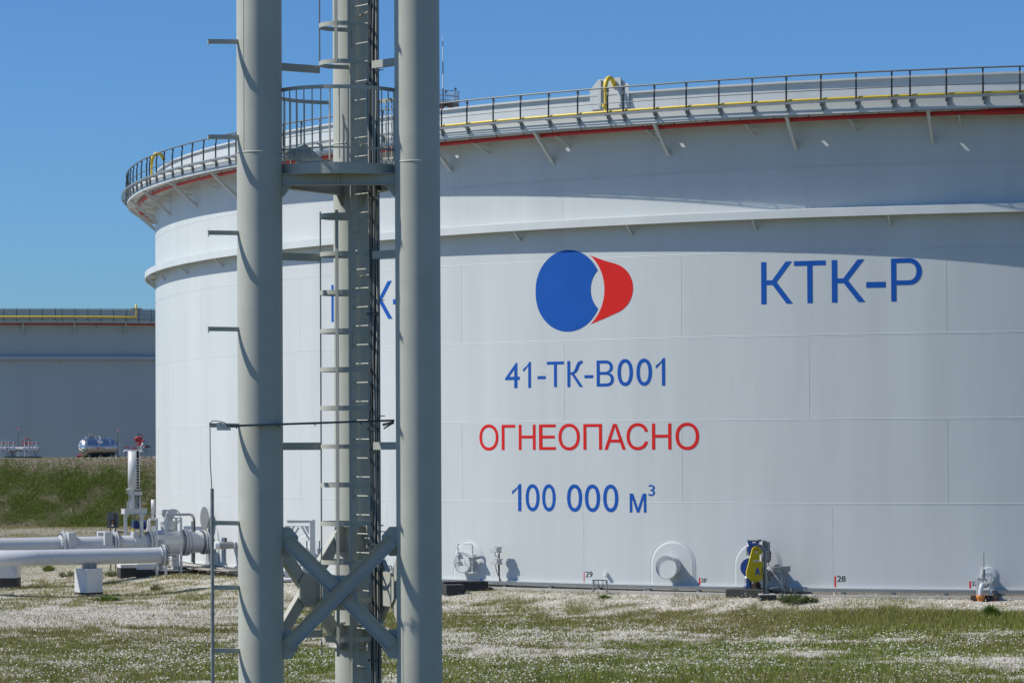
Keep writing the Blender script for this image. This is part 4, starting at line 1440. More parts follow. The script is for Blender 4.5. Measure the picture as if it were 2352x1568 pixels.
# expansion-joint yokes with tie bars
for x in (540, 822):
    t = T_(x)
    fr = Frame(AX(t), pe.x, pd, (0, 0, 1))
    mb = MB()
    for sx in (-1, 1): mb.box((sx * .47 - .09, -.17, -.30), (sx * .47 + .09, .17, .50), fr)
    mb.box((-.56, -.16, .50), (.56, .16, .53), fr)
    mb.build('yoke', M['steel_white'], ol)
for sx in (-1, 1):
    mb = MB()
    a, b = AX(T_(545)) + pe.x * sx * .585, AX(T_(865)) + pe.x * sx * .585
    a.z -= .10; b.z -= .10
    mb.beam(a, b, .035, .17)
    for p in (a.lerp(b, .06), a.lerp(b, .96)): mb.cyl(p - pe.x * .03, p + pe.x * .05 * sx, .05, n=14)
    mb.build('tie_bar', M['steel_white'], ol)

# gate valve with tall spring cylinder
def gate_valve(t, k, label, ax=AX, d=pd, fr_=pe, kz=None):
    a = ax(t)
    gv = thing('gate_valve', label, 'valve', tuple(a))
    fr = Frame(a, -d, fr_.x, (0, 0, 1))
    if kz: fr.z = fr.z * (kz / k)                       # taller than wide; x to the right along the pipe, y towards the camera side
    mb = MB()
    mb.box((-.19 * k, -.52 * k, -.55 * k), (.21 * k, .52 * k, .80 * k), fr)
    mb.box((-.23 * k, -.45 * k, -.5 * k), (-.19 * k, .45 * k, .74 * k), fr)
    b = mb.build('valve_body', M['pipe_white'], gv, .01)
    mb = MB()
    for z in (.44, .66): mb.cyl(fr(.08 * k, .52 * k, z * k), fr(.08 * k, .56 * k, z * k), .065 * k, n=16)
    mb.build('cover_boss', M['steel_white'], b)
    for x, y in ((-.56, -.42), (.52, .42)):
        mb = MB()
        mb.box(((x - .10) * k, (y - .20) * k, -.5 * k), ((x + .10) * k, (y - .18) * k, 1.95 * k), fr)
        mb.box(((x - .10) * k, (y + .10) * k, -.5 * k), ((x + .10) * k, (y + .12) * k, 1.95 * k), fr)
        mb.box(((x - .012) * k, (y - .18) * k, -.5 * k), ((x + .012) * k, (y + .10) * k, 1.95 * k), fr)
        for sg in (-1, 1):
            mb.prism([((x + sg * .10) * k, 1.95 * k), ((x + sg * .10) * k, 1.70 * k), ((x + sg * .24) * k, 1.86 * k), ((x + sg * .24) * k, 1.95 * k)], fr, (y + .06) * k, (y + .09) * k)
        mb.build('column', M['steel_white'], gv)
    mb = MB()
    for y in (-.45, .35):
        mb.box((-.96 * k, y * k, 1.97 * k), (.98 * k, (y + .22) * k, 1.99 * k), fr)
        mb.box((-.94 * k, (y + .1) * k, 1.99 * k), (.96 * k, (y + .12) * k, 2.30 * k), fr)
        mb.box((-.96 * k, y * k, 2.30 * k), (.98 * k, (y + .22) * k, 2.32 * k), fr)
    for x in (-.93, -.03, .93): mb.box(((x - .01) * k, -.33 * k, 1.99 * k), ((x + .01) * k, .45 * k, 2.30 * k), fr)
    mb.build('cross_head', M['steel_white'], gv)
    mb = MB()
    for y in (-.36, .33):
        mb.prism([(-.46 * k, 2.33 * k), (.44 * k, 2.33 * k), (.44 * k, 2.7 * k), (.30 * k, 2.9 * k), (.30 * k, 3.15 * k), (.48 * k, 3.35 * k), (.48 * k, 3.6 * k), (-.50 * k, 3.6 * k), (-.50 * k, 3.35 * k), (-.30 * k, 3.15 * k), (-.30 * k, 2.9 * k), (-.46 * k, 2.7 * k)] if y < 0 else
                 [(-.46 * k, 2.33 * k), (-.10 * k, 2.33 * k), (-.10 * k, 3.6 * k), (-.50 * k, 3.6 * k), (-.50 * k, 3.35 * k), (-.28 * k, 3.15 * k), (-.28 * k, 2.9 * k), (-.46 * k, 2.7 * k)], fr, y * k, (y + .03) * k)
    mb.box((-.12 * k, .36 * k, 3.22 * k), (.58 * k, .44 * k, 3.42 * k), fr)
    mb.box((.40 * k, -.3 * k, 2.34 * k), (.46 * k, .34 * k, 3.5 * k), fr)
    mb.box((-.52 * k, -.42 * k, 3.6 * k), (.52 * k, .46 * k, 3.64 * k), fr)
    mb.build('spring_bracket', M['steel_white'], gv)
    mb = MB()
    mb.cyl(fr(.14 * k, 0, 2.33 * k), fr(.14 * k, 0, 2.6 * k), .2 * k, n=20)
    mb.cyl(fr(.14 * k, 0, 2.6 * k), fr(.14 * k, 0, 3.3 * k), .09 * k, n=16)
    for z in (2.95, 3.05, 3.15): mb.cyl(fr(.14 * k, 0, z * k), fr(.14 * k, 0, (z + .06) * k), .26 * k, n=20)
    mb.cyl(fr(-.06 * k, 0, .8 * k), fr(-.06 * k, 0, 2.0 * k), .035 * k, n=10)
    mb.box((-.16 * k, -.1 * k, .8 * k), (.08 * k, .12 * k, 1.02 * k), fr)
    mb.build('stem', M['galv'], gv)
    # slotted cylinder: a sleeve open on a narrow slot through which the spring coils show
    mb = MB()
    r = .47 * k
    a0 = radians(62)                                    # slot direction measured from +x towards the camera
    hw = .34
    n_ = 40
    vs, fs = [], []
    for i in range(n_ + 1):
        an = a0 + hw + (2 * pi - 2 * hw) * i / n_
        for rr, z in ((r, 3.64), (r, 6.15), (r - .02 * k, 6.15), (r - .02 * k, 3.64)): vs.append(fr(rr * cos(an), rr * sin(an), z * k))
    for i in range(n_):
        for j in range(4): fs.append((i * 4 + j, i * 4 + (j + 1) % 4, i * 4 + 4 + (j + 1) % 4, i * 4 + 4 + j))
    mb.add(vs, fs, True)
    mb.cyl(fr(0, 0, 6.13 * k), fr(0, 0, 6.17 * k), r * 1.01, n=40)
    sl = mb.build('spring_sleeve', M['steel_white'], gv)
    mb = MB()
    mb.cyl(fr(0, 0, 3.66 * k), fr(0, 0, 5.6 * k), .3 * k, n=24)
    mb.build('dark_core', M['black'], sl)
    mb = MB()
    for q in range(11):
        z = 3.75 + q * .185
        pts = [fr(.39 * k * cos(b_), .39 * k * sin(b_), (z + .185 * b_ / (2 * pi)) * k) for b_ in np.linspace(0, 2 * pi, 20)]
        mb.tube(pts, .043 * k, 8)
    mb.build('coil_spring', M['steel_white'], sl)
    return gv, fr
gv, gfr_ = gate_valve(T_(1052), .53, 'white gate valve with a tall slotted spring cylinder on twin columns, on the pipeline', kz=.645)
mb = MB()                                               # blue electric drive between the columns
q = gfr_(.16, -.1, 0) ; 
fr = Frame(gfr_(0, 0, 0), gfr_.x, gfr_.y, (0, 0, 1))
k = .60
mb.cyl(fr(.02, -.25, 1.30 * k + .0), fr(.55, -.25, 1.30 * k), .16, n=20)
mb.cyl(fr(.42, -.25, 1.30 * k), fr(.60, -.25, 1.30 * k), .21, n=8)
mb.box((.04, -.40, .62), (.24, -.08, .98), fr)
mb.build('electric_drive', M['blue'], gv, .01)
MB().box((-.10, .02, .50), (-.02, .10, .64), fr).build('limit_switch', M['yellow'], gv, .005)
# the smaller twin valve farther back, half hidden by the big tank
p = at(1205 * .29297, 1190, 143.0)
zc = at(355, 1146.5, 143).z                               # top of the sleeve in the photo
k2 = .25
AX2 = lambda t: Vector((p.x, p.y, zc - 6.15 * k2))
gv2, f2 = gate_valve(0, k2, 'small white spring-cylinder valve half hidden by the edge of the big tank', ax=AX2)
mb = MB()
mb.beam(f2(-.25, 0, 2.0 * k2), f2(-.42, 0, -.9), .10, .12)
mb.beam(f2(.2, 0, 2.0 * k2), f2(.3, 0, -.9), .10, .12)
mb.cyl(f2(0, 0, -.05), f2(0, 0, -1.2), .12, n=12)
mb.build('support_frame', M['steel_white'], gv2)
mb = MB()

# ball valve with gear box and hand wheel
tv = (tC + tD) / 2
bvf = Frame(AX(tv), -pd, pe.x, (0, 0, 1))
bvv = thing('ball_valve', 'big grey-white ball valve with hand wheel and gear box next to the tank', 'valve', tuple(AX(tv)))
Lh = (tC - tD) / 2 - .1
mb = MB()
mb.lathe([(.40, -Lh), (.44, -Lh * .8), (.54, -Lh * .62), (.585, -Lh * .4), (.60, 0), (.585, Lh * .4), (.54, Lh * .62), (.47, Lh * .8), (.46, Lh)], AX(tv), -pd, 40)
mb.cyl(bvf(0, 0, .55), bvf(0, 0, .86), .33, n=28)
mb.build('valve_body', M['pipe_white'], bvv)
mb = MB()
mb.cyl(bvf(0, 0, .86), bvf(0, 0, .94), .36, n=28)
mb.cyl(bvf(0, 0, .94), bvf(0, 0, 1.35), .23, n=24)
mb.box((-.32, -.3, 1.22), (.34, .3, 1.44), bvf)
mb.cyl(bvf(-.1, .1, 1.15), bvf(-.1, .75, 1.15), .10, n=16)
mb.build('gear_box', M['steel_white'], bvv, .02)
hc = bvf(-.02, .78, 1.12)
mb = MB()
wx = bvf.y
mb.tube(circle(hc, wx, .33, 40), .026, 10, closed=True)
for q in circle(hc, wx, .32, 4, a0=.6, a1=.6 + 2 * pi): mb.beam(hc, q, .035, .02, wx)
mb.cyl(hc - wx * .06, hc + wx * .06, .06, n=14)
mb.build('hand_wheel', M['steel_white'], bvv)
for x in (-.35, .35):
    MB().box((x - .06, -.3, -1.2), (x + .06, .3, -.5), bvf).build('support_leg', M['steel_white'], bvv)

# spectacle blind standing up from the nozzle flange
sb = AX(tE)
disc = MB()
sd_ = Vector((0, 0, 1.04))
dc = sb + Vector((0, 0, .53 + .5))
disc.cyl(dc - pd * .02, dc + pd * .02, .5, n=48)
disc.box((-.06, -.02, .40), (.06, .02, .56), Frame(sb, pe.x, pd, (0, 0, 1)))
tag(disc.build('spectacle_blind', M['galv']), 'round grey steel blind disc standing above the tank nozzle flange', 'blind disc')

# black overflow loop of pipe against the tank
q0 = [Lp(1340, 797), Lp(1440, 797), Lp(1490, 796), Lp(1510, 805), Lp(1522, 830), Lp(1525, 870), Lp(1525, 940), Lp(1522, 1180)]
DD = 125.6
def onw(x, y, rr):
    s_, z_ = S(x, y, rr)
    return tank_frame(s_, z_, rr).o
tag(MB().tube([onw(x, y, R + .55) for x, y in q0], .055, 10).build('bent_pipe', M['dark_steel']), 'dark bent pipe looping down against the white tank wall behind the nozzle', 'pipe')
a, b = onw(*Lp(1507, 850), R + .7), onw(*Lp(1507, 1170), R + .7)
tag(MB().beam(a, b, .06, .08).build('steel_upright', M['galv']), 'short grey steel upright beside the dark bent pipe', 'post')

# white cylindrical sensor on the tank wall
sL = Lp(1770, 1038)
sS, zS = S(*sL, R + .45)
fs_ = tank_frame(sS, zS, R + .45)
sn = thing('level_sensor', 'white and grey cylindrical sensor housing on a bracket on the tank wall', 'sensor', tuple(fs_.o))
dx = Vector((-.93, -.30, 0)).normalized()
MB().cyl(fs_.o - dx * .50, fs_.o + dx * .28, .155, n=28).build('housing', M['galv'], sn)
mb = MB()
mb.cyl(fs_.o + dx * .28, fs_.o + dx * .47, .165, n=28)
mb.build('end_cap', M['white'], sn)
MB().cyl(fs_.o - dx * .38, fs_.o - dx * .33, .162, n=28).build('clamp_band', M['white'], sn)
MB().box((-.05, -.05, .16), (.05, .05, .32), fs_).build('gland', M['dark_steel'], sn)
MB().beam(fs_.o - dx * .42 + Vector((0, 0, -.05)), fs_.o - dx * .7 + Vector((0, 0, -1.15)), .10, .18, dx).build('bracket', M['steel_white'], sn)
mb = MB()
mb.tube([fs_(-.1, 0, -.15), fs_(-.05, .05, -.45), fs_(.15, .05, -.75), fs_(.35, .05, -.95), fs_(.42, .05, -1.1)], .014, 6)
mb.box((.3, 0, -1.02), (.48, .15, -.92), fs_)
mb.build('cable', M['black'], sn)

# access platform round the ball valve
apx = lambda x, y, D: at(*Lp(x, y), D)
ap = thing('access_platform', 'grey steel access platform with rungs beside the ball valve', 'platform', tuple(apx(1330, 1230, 121.8)))
Dn, Df = 119.9, 120.9
for x, yt, D in ((1232, 828, Dn + .8), (1302, 826, Dn), (1384, 825, Df + 1), (1422, 826, Df)):
    bt = apx(x, 1228, D)
    tp = apx(x, yt, D)
    mb = MB()
    mb.beam(Vector((tp.x, tp.y, -.62)), tp, .10, .012)
    mb.beam(Vector((tp.x - .05, tp.y + .04, -.62)), Vector((tp.x - .05, tp.y + .04, tp.z)), .012, .09)
    mb.build('post', M['steel_white'], ap)
mb = MB()
mb.beam(apx(1222, 826, Dn + .8), apx(1305, 826, Dn), .05, .05)
mb.beam(apx(1372, 824, Df + 1), apx(1430, 824, Df), .05, .04)
mb.build('top_rail', M['steel_white'], ap)
mb = MB()
for y, w_ in ((1012, .17),): mb.beam(apx(1300, y, Dn), apx(1430, y, Df), .06, w_)
mb.beam(apx(1240, 975, Dn + .8), apx(1420, 985, Df + .6), .05, .2)
mb.build('deck_beam', M['steel_white'], ap)
for y in (1053, 1110, 1141, 1168, 1189):
    MB().beam(apx(1300, y, Dn), apx(1425, y, Df), .03, .025).build('rung', M['steel_white'], ap)

# electric cabinet on a post behind the pipe
ec = thing('electric_cabinet', 'dark grey cabinet panel with a black switch box behind the pipeline', 'cabinet', tuple(apx(885, 930, 127)))
fr = yaw_frame(apx(885, 840, 127), -.1)
MB().box((-.26, 0, -.36), (.27, .05, .33), fr).build('panel', M['dark_steel'], ec, .008)
MB().box((-.08, -.12, -.28), (.10, -.02, .02), fr).build('switch_box', M['black'], ec, .006)
mb = MB(); mb.box((-.03, -.06, .02), (.06, -.01, .38), fr); mb.build('conduit', M['dark_steel'], ec)
MB().cyl(fr(.03, -.12, -.10), fr(.03, -.15, -.10), .03, n=10).build('knob', M['orange'], ec)
MB().box((-.02, -.125, -.27), (.06, -.12, -.20), fr).build('label', M['white'], ec)
for x in (-.1, .13): MB().beam(fr(x, .03, -.36), Vector((fr(x, .03, 0).x, fr(x, .03, 0).y, -.8)), .05, .05).build('leg', M['dark_steel'], ec)
a, b = apx(925, 933, 126.5), apx(1000, 933, 126.5)
MB().beam(a, b, .08, .07).build('cable_duct', M['dark_steel'], ec)

# blind-ended pipe in front, bending away at the left edge
zF = at(*Lp(700, 1128), 112.4).z
F0 = at(*Lp(700, 1128), 112.4)
fd = Vector((.915, .405, 0)).normalized()
def FA(x): return along(Lp(x, 1120)[0], F0, fd)
RF = .315
bp = thing('blind_pipe', 'white pipe with a bolted blind flange, front of the pipework, on a white block', 'pipe', tuple(F0))
t1, t0 = FA(1268), FA(330)
end = F0 + fd * t1
st_ = F0 + fd * t0
pts = [end, F0, st_]
bend = []
Rb = 2.6
side = Vector((0, 0, 1)).cross(fd)                      # away from the camera
for a in np.linspace(0.05, radians(75), 14):
    bend.append(st_ - fd * Rb * sin(a) + side * Rb * (1 - cos(a)))
lastd = (bend[-1] - bend[-2]).normalized()
body = MB()
body.tube([end, end.lerp(F0, .5), F0, F0.lerp(st_, .5), st_] + bend + [bend[-1] + lastd * 6], RF, 40)
bo = body.build('pipe', M['pipe_white'], bp)
for x in (285, 400):
    MB().lathe([(RF, -.012), (RF + .006, -.004), (RF + .006, .004), (RF, .012)], F0 + fd * FA(x), fd, 40).build('weld_bead', M['pipe_white'], bo)
e0 = end
mb = MB()
mb.cyl(e0 - fd * .08, e0 + fd * .02, .33, .40, n=36)
mb.cyl(e0 + fd * .02, e0 + fd * .08, .43, n=44)
fo_ = mb.build('flange', M['pipe_white'], bp)
MB().cyl(e0 + fd * .10, e0 + fd * .17, .43, n=44).build('blind_plate', M['galv'], bp)
mb = MB()
flange_bolts(mb, e0 + fd * .09, fd, .385, 20, .026, .32)
mb.build('bolts', M['bolt'], bp)
mb = MB()
for x in (690, 735):
    mb.beam(F0 + fd * FA(x) + Vector((0, 0, -.27)), F0 + fd * FA(x) + Vector((0, 0, -.52)), .012, .5, side)
mb.beam(F0 + fd * FA(655) + Vector((0, 0, -.36)), F0 + fd * FA(750) + Vector((0, 0, -.36)), .4, .28)
mb.build('saddle', M['galv'], bp)

# support blocks
c = F0 + fd * FA(696)
top = at(*Lp(700, 1222), 112.0).z
pb_ = at(*Lp(704, 1432), 111.4).z
stone_block('pipe_support_block', 'tall white block with a thin black foot under the blind-ended pipe', 'block', c, .40, .40, pb_, top, .45 + .33, M['white_block'], M['bitumen'], pb_ + .08)
cc_ = at(*Lp(40, 1250), 119)
stone_block('pipe_support_block', 'broad white block with a black foot at the left edge of the picture', 'block', Vector((cc_.x - .25, cc_.y + .3, 0)), .78, .5, -.78, at(*Lp(40, 1150), 119).z, .0, M['white_block'], M['bitumen'], at(*Lp(40, 1294), 119).z)
cc_ = at(*Lp(1000, 1240), 121.6)
zt_ = at(*Lp(1000, 1188), 121.6).z; zs_ = at(*Lp(1000, 1216), 121.6).z
stone_block('pipe_support_block', 'white-topped black block under the gate valve, left of its twin', 'block', Vector((cc_.x, cc_.y + .4, 0)), .42, .45, -.78, zt_, .3, M['white_block'], M['bitumen'], zs_)
cc_ = at(*Lp(1132, 1240), 120.8)
zt_ = at(*Lp(1132, 1190), 120.8).z; zs_ = at(*Lp(1132, 1228), 120.8).z
stone_block('pipe_support_block', 'white-topped black block between the gate valve and the access platform', 'block', Vector((cc_.x + .03, cc_.y + .4, 0)), .36, .42, -.78, zt_, .0, M['white_block'], M['bitumen'], zs_)
cc_ = at(*Lp(1360, 1240), 121.2)
stone_block('platform_slab', 'low black-edged slab under the access platform', 'slab', Vector((cc_.x, cc_.y + .5, 0)), .95, .8, -.8, at(*Lp(1360, 1232), 121.2).z, .15, M['concrete'], M['bitumen'], at(*Lp(1360, 1236), 121.2).z)

# plank walk round the foot of the tank at the left
for i, (xa, xb, rr) in enumerate(((400, 470, 1.05), (452, 505, 1.2), (500, 548, 1.0))):
    sa, sb_ = S(xa, 1270, R + rr)[0], S(xb, 1270, R + rr)[0]
    mb = MB()
    fr = tank_frame((sa + sb_) / 2, -.06, R + rr)
    L_ = (sb_ - sa) / 2
    for j in range(3): mb.box((-L_, -.14 + .2 * j, -.03), (L_, .04 + .2 * j, .01), fr)
    for x in (-L_ * .8, 0, L_ * .8): mb.box((x - .05, -.12, -.10), (x + .05, .40, -.03), fr)
    tag(mb.build('plank_walk', M['wood']), ['weathered grey plank walk section below the tank nozzle', 'weathered plank walk section left of the sensor, stepped out from its neighbours', 'weathered plank walk section nearest the mast leg'][i], 'plank walk', 'plank walk sections round the tank foot')

# white steel portal seen between the mast legs
zq = lambda x, y: ((1100 + x / 4.48) * .57422, (2050 + y / 4.48) * .57422)
PD = 113.2
q = lambda x, y, dD=0: at(*zq(x, y), PD + dD)
po_ = thing('steel_portal', 'white steel portal frame on the tank foot, seen between the mast legs', 'portal', tuple(q(680, 1180)))
mb = MB()
p = q(678, 135)
b = q(678, 1120)
mb.beam(Vector((p.x, p.y, -.4)), p, .20, .18)
mb.build('column', M['steel_white'], po_)
mb = MB()
mb.beam(q(222, 150, 1.2), q(690, 155), .04, .18)
mb.beam(q(218, 128, 1.2), q(700, 132), .20, .02)
mb.beam(q(218, 208, 1.2), q(690, 208), .05, .16)
mb.beam(q(218, 230, 1.2), q(690, 232), .2, .02)
mb.build('beam', M['steel_white'], po_)
for a_, b_, w_ in ((q(345, 235, 1), q(305, 330, 1), .12), (q(430, 260, .8), q(350, 400, .8), .10), (q(480, 235), q(625, 485), .10)):
    MB().beam(a_, b_, w_, .08).build('diagonal', M['steel_white'], po_)
MB().prism([(0, 0), (-.18, 0), (-.02, -.3), (0, -.3)], Frame(q(612, 240), (1, 0, 0), (0, 1, 0), (0, 0, 1)), -.02, .02).build('knee_plate', M['steel_white'], po_)
mb = MB()
p = q(230, 1170, 1.3)
t = q(222, 230, 1.3)
mb.beam(Vector((t.x, t.y, -.5)), t, .18, .18)
mb.build('column', M['steel_white'], po_)
for xx in (575, 800):
    p, t = q(xx, 800), q(xx, 500)
    tag(MB().beam(Vector((p.x, p.y, -.4)), t, .13, .05).build('channel_post', M['galv']), 'short grey channel post %s the white steel portal' % ('under the beam of' if xx == 575 else 'standing just right of'), 'post', 'channel posts by the portal')
p = q(250, 1200)
stone_block('concrete_block', 'white-topped black block under the foot of the steel portal', 'block', Vector((p.x + .1, p.y + .4, 0)), .75, .4, -.75, q(250, 1180).z, .35, M['white_block'], M['bitumen'], q(250, 1225).z)
# ------------------------------------------------------------------ things on the crest of the bund
BD = 219.0
BZ = 4.235
Wp = lambda x, y: ((290 + x / 6.72) * .57422, (1680 + y / 6.72) * .57422)
Qp = lambda x, y: (x / 8.711 * .57422, (1680 + y / 8.711) * .57422)
w3 = lambda x, y, dD=0: at(*Wp(x, y), BD + dD)
q3 = lambda x, y, dD=0: at(*Qp(x, y), BD + dD)
# foil-clad vessel
a, b = w3(350, 770), w3(1060, 770, .9)
vd = (b - a); vd.z = 0; vd.normalize()
vc = (a + b) / 2
rv = (w3(600, 490).z - w3(600, 1010).z) / 2 * .98
vc.z = (w3(600, 490).z + w3(600, 1010).z) / 2 + .01
Lv = (b - a).length / 2
fv_ = thing('foam_vessel', 'shiny foil-clad horizontal vessel on the bank top', 'vessel', (vc.x, vc.y, BZ))
prof = [(0.001, -Lv - .50)] + [(rv * sin(t), -Lv - .50 * cos(t)) for t in np.linspace(.12, pi / 2, 9)] + [(rv, -Lv), (rv, -Lv + .01), (rv, -Lv + .05), (rv, Lv - .05), (rv, Lv - .01), (rv, Lv)] + [(rv * cos(t), Lv + .42 * sin(t)) for t in np.linspace(.15, pi / 2 - .05, 8)] + [(.001, Lv + .43)]
body = MB().lathe(prof, vc, vd, 40).build('vessel_body', M['foil'], fv_)
for t in (-Lv, -Lv * .18, Lv * .75):
    MB().lathe([(rv, -.03), (rv + .012, -.012), (rv + .012, .012), (rv, .03)], vc + vd * t, vd, 40).build('band', M['foil'], body)
for k in range(14):                                     # radial folds of the end cladding
    an = k * 2 * pi / 14
    _, ea, eb = perp(vd)
    e = ea * cos(an) + eb * sin(an)
    MB().tube([vc + vd * (-Lv - .50 * cos(t)) + e * (rv * sin(t) + .004) for t in np.linspace(.25, 1.5, 7)], .012, 5).build('fold', M['foil'], body)
o = w3(452, 480, .7)
mb = MB(); mb.cyl(Vector((o.x, o.y, o.z - .25)), Vector((o.x, o.y, w3(452, 440, .7).z)), .36, n=28)
mb.build('manway', M['galv'], fv_)
MB().tube([Vector((o.x - .03, o.y, w3(452, 440).z)) + Vector(v) for v in ((0, 0, -.02), (0, 0, .1), (.03, 0, .17), (.1, 0, .18), (.15, 0, .12), (.12, 0, .04))], .025, 8).build('lifting_eye', M['galv'], fv_)
o = w3(660, 470, .8)
mb = MB(); mb.cyl(Vector((o.x, o.y, o.z - .15)), Vector((o.x, o.y, w3(660, 405).z)), .12, n=16); mb.build('nozzle', M['galv'], fv_)
fp = .0
pp = [w3(680, 440, -.2), w3(745, 440, -.6), w3(750, 470, -.85), w3(748, 600, -.95), w3(742, 740, -1.0)]
mb = MB().tube(pp, .035, 8)
mb.tube([w3(610, 732, -1), w3(740, 740, -1.05), w3(880, 750, -1), w3(890, 800, -.95), w3(875, 860, -.9)], .028, 8)
mb.build('pipe_run', M['galv'], fv_)
MB().box((-.18, -.02, -.12), (.19, .0, .10), Frame(w3(752, 580, -1.05), (1, 0, 0), (0, 1, 0), (0, 0, 1))).build('name_plate', M['white'], fv_)
MB().box((-.1, -.02, -.05), (.1, .02, .05), Frame(w3(690, 745, -1.1), (1, 0, 0), (0, 1, 0), (0, 0, 1))).build('valve', M['red'], fv_)
for x in (-Lv * .85, 0, Lv * .85):
    p = vc + vd * x
    mb = MB(); mb.box((-.09, -.5, 0), (.09, .5, vc.z - rv * .75 - BZ + .04), Frame((p.x, p.y, BZ - .01), vd, Vector((0, 0, 1)).cross(vd), (0, 0, 1))); mb.build('saddle', M['galv'], fv_)
mb = MB(); p = w3(170, 970); mb.cyl(p, w3(245, 965), .08, n=12); mb.cyl(p - Vector((.1, 0, 0)), p + Vector((.03, 0, 0)), .12, n=14); mb.build('drain_valve', M['red'], fv_)
mb = MB(); mb.tube([w3(1180, 420, -.3), w3(1160, 480, -.3), w3(1158, 600, -.3), w3(1162, 900, -.3), w3(1158, 975, -.3), w3(1110, 972, -.3)], .03, 6); mb.build('level_gauge', M['galv'], fv_)

# two sign posts
for f_, x, yt, y0, label in ((q3, 652, 245, 375, 'red-edged white warning sign on a post behind the pipe header at the far left'), (w3, 1222, 220, 312, 'red-edged white warning sign on a post right of the shiny vessel')):
    p = f_(x, y0, .8)
    zt_, zb_ = f_(x, yt, .8).z, f_(x, y0, .8).z
    sp_ = thing('sign_post', label, 'sign', (p.x, p.y, BZ))
    mb = MB(); mb.beam(Vector((p.x, p.y, BZ)), Vector((p.x, p.y, zt_)), .09, .05); mb.build('post', M['galv'], sp_)
    hw = (zt_ - zb_) * .47
    fr = Frame((p.x, p.y - .04, 0), (1, 0, 0), (0, 1, 0), (0, 0, 1))
    MB().box((-hw, -.01, zb_), (hw, .0, zt_), fr).build('panel', M['white'], sp_)
    mb = MB()
    t = .018
    for u0, v0, u1, v1 in ((-hw, zb_, -hw + t, zt_), (hw - t, zb_, hw, zt_), (-hw + t, zb_, hw - t, zb_ + t), (-hw + t, zt_ - t, hw - t, zt_)): mb.box((u0, -.016, v0), (u1, -.0105, v1), fr)
    hh = zt_ - zb_
    for u0, u1, v in ((-.14, -.04, .82), (.0, .14, .82), (-.14, .05, .68), (.08, .14, .68), (-.12, .12, .55)): mb.box((u0, -.016, zb_ + hh * v - .007), (u1, -.0105, zb_ + hh * v + .007), fr)
    mb.build('border', M['red_text'], sp_)
    mb = MB()
    for u in (-.09, .09): mb.box((u - .05, -.016, zb_ + .08), (u + .05, -.0105, zb_ + hh * .42), fr)
    mb.build('pictogram', M['galv'], sp_)

# pipe header with eight red-wheeled valves
hd = thing('pipe_header', 'white pipe header with a row of red-wheeled valves on the bank top', 'pipe header', (q3(700, 1270).x, BD, BZ))
za, zb_ = q3(0, 935).z, q3(0, 1090).z
zm = (za + zb_) / 2
rh_ = (za - zb_) / 2
xe = q3(1385, 1000).x
mb = MB(); mb.cyl((xe - 9.5, BD, zm), (xe - .1, BD, zm), rh_, n=28)
mb.lathe([(rh_, 0), (rh_ * .9, .07), (rh_ * .5, .13), (.001, .15)], (xe - .1, BD, zm), (1, 0, 0), 24)
mb.build('header_pipe', M['pipe_white'], hd)
for x in (66, 225, 325, 480, 870, 1015, 1130, 1280, -120, -280):
    p = q3(x, 1000, -.45); p.z = zm
    mb = MB()
    mb.cyl((p.x, BD - rh_ + .02, zm), (p.x, BD - rh_ - .38, zm), .075, n=14)
    mb.cyl((p.x, BD - rh_ - .08, zm), (p.x, BD - rh_ - .13, zm), .14, n=18)
    mb.cyl((p.x, BD - rh_ - .33, zm), (p.x, BD - rh_ - .40, zm), .15, n=18)
    mb.lathe([(.001, -.13), (.12, -.08), (.14, 0), (.10, .11), (.065, .18), (.05, .42), (.03, .62)], (p.x, BD - rh_ - .22, zm), (0, 0, 1), 14)
    v = mb.build('valve', M['pipe_white'], hd)
    mb = MB()
    c_ = Vector((p.x, BD - rh_ - .22, q3(x, 792).z))
    mb.tube(circle(c_, (0, 0, 1), .17, 20), .022, 6, closed=True)
    for an in (0, pi / 2): mb.beam(c_ - Vector((cos(an), sin(an), 0)) * .16, c_ + Vector((cos(an), sin(an), 0)) * .16, .03, .02)
    mb.cyl(c_ - Vector((0, 0, .05)), c_ + Vector((0, 0, .05)), .035, n=8)
    mb.build('hand_wheel', M['red'], v)
mb = MB()
c_ = q3(935, 795, .5)
mb.tube(circle(c_, (0, 1, 0), .36, 32), .028, 8, closed=True)
for an in np.arange(3) * pi / 3 + .3: mb.beam(c_ - Vector((cos(an), 0, sin(an))) * .35, c_ + Vector((cos(an), 0, sin(an))) * .35, .03, .03)
mb.cyl(c_ - Vector((0, .1, 0)), c_ + Vector((0, .06, 0)), .06, n=10)
mb.build('large_wheel', M['red'], hd)
mb = MB(); t = q3(905, 540, .6); mb.beam(Vector((t.x, t.y, zm)), t, .03, .03); mb.cyl(t, t + Vector((0, 0, .05)), .03, n=8)
t = q3(895, 700, .6); mb.cyl(Vector((t.x, t.y, zm)), t, .06, n=10)
mb.build('indicator_rod', M['galv'], hd)
for x, w_ in ((325, .16), (1250, .14)):
    p = q3(x, 1100)
    mb = MB(); mb.prism([(-w_ * 1.7, 0), (w_ * 1.7, 0), (w_, .25), (w_, zm - BZ), (-w_, zm - BZ), (-w_, .25)], Frame((p.x, BD, BZ), (1, 0, 0), (0, 1, 0), (0, 0, 1)), -.2, .2)
    mb.build('pedestal', M['steel_white'], hd)
for x in (222, 1150):
    p = q3(x, 1100, .4)
    mb = MB()
    for dx in (-.12, .12): mb.beam(Vector((p.x + dx, p.y, BZ)), Vector((p.x + dx, p.y, zm)), .05, .05)
    for dz in (.05, .3): mb.beam(Vector((p.x - .12, p.y, BZ + dz)), Vector((p.x + .12, p.y, BZ + dz)), .05, .05)
    mb.build('trestle', M['steel_white'], hd)
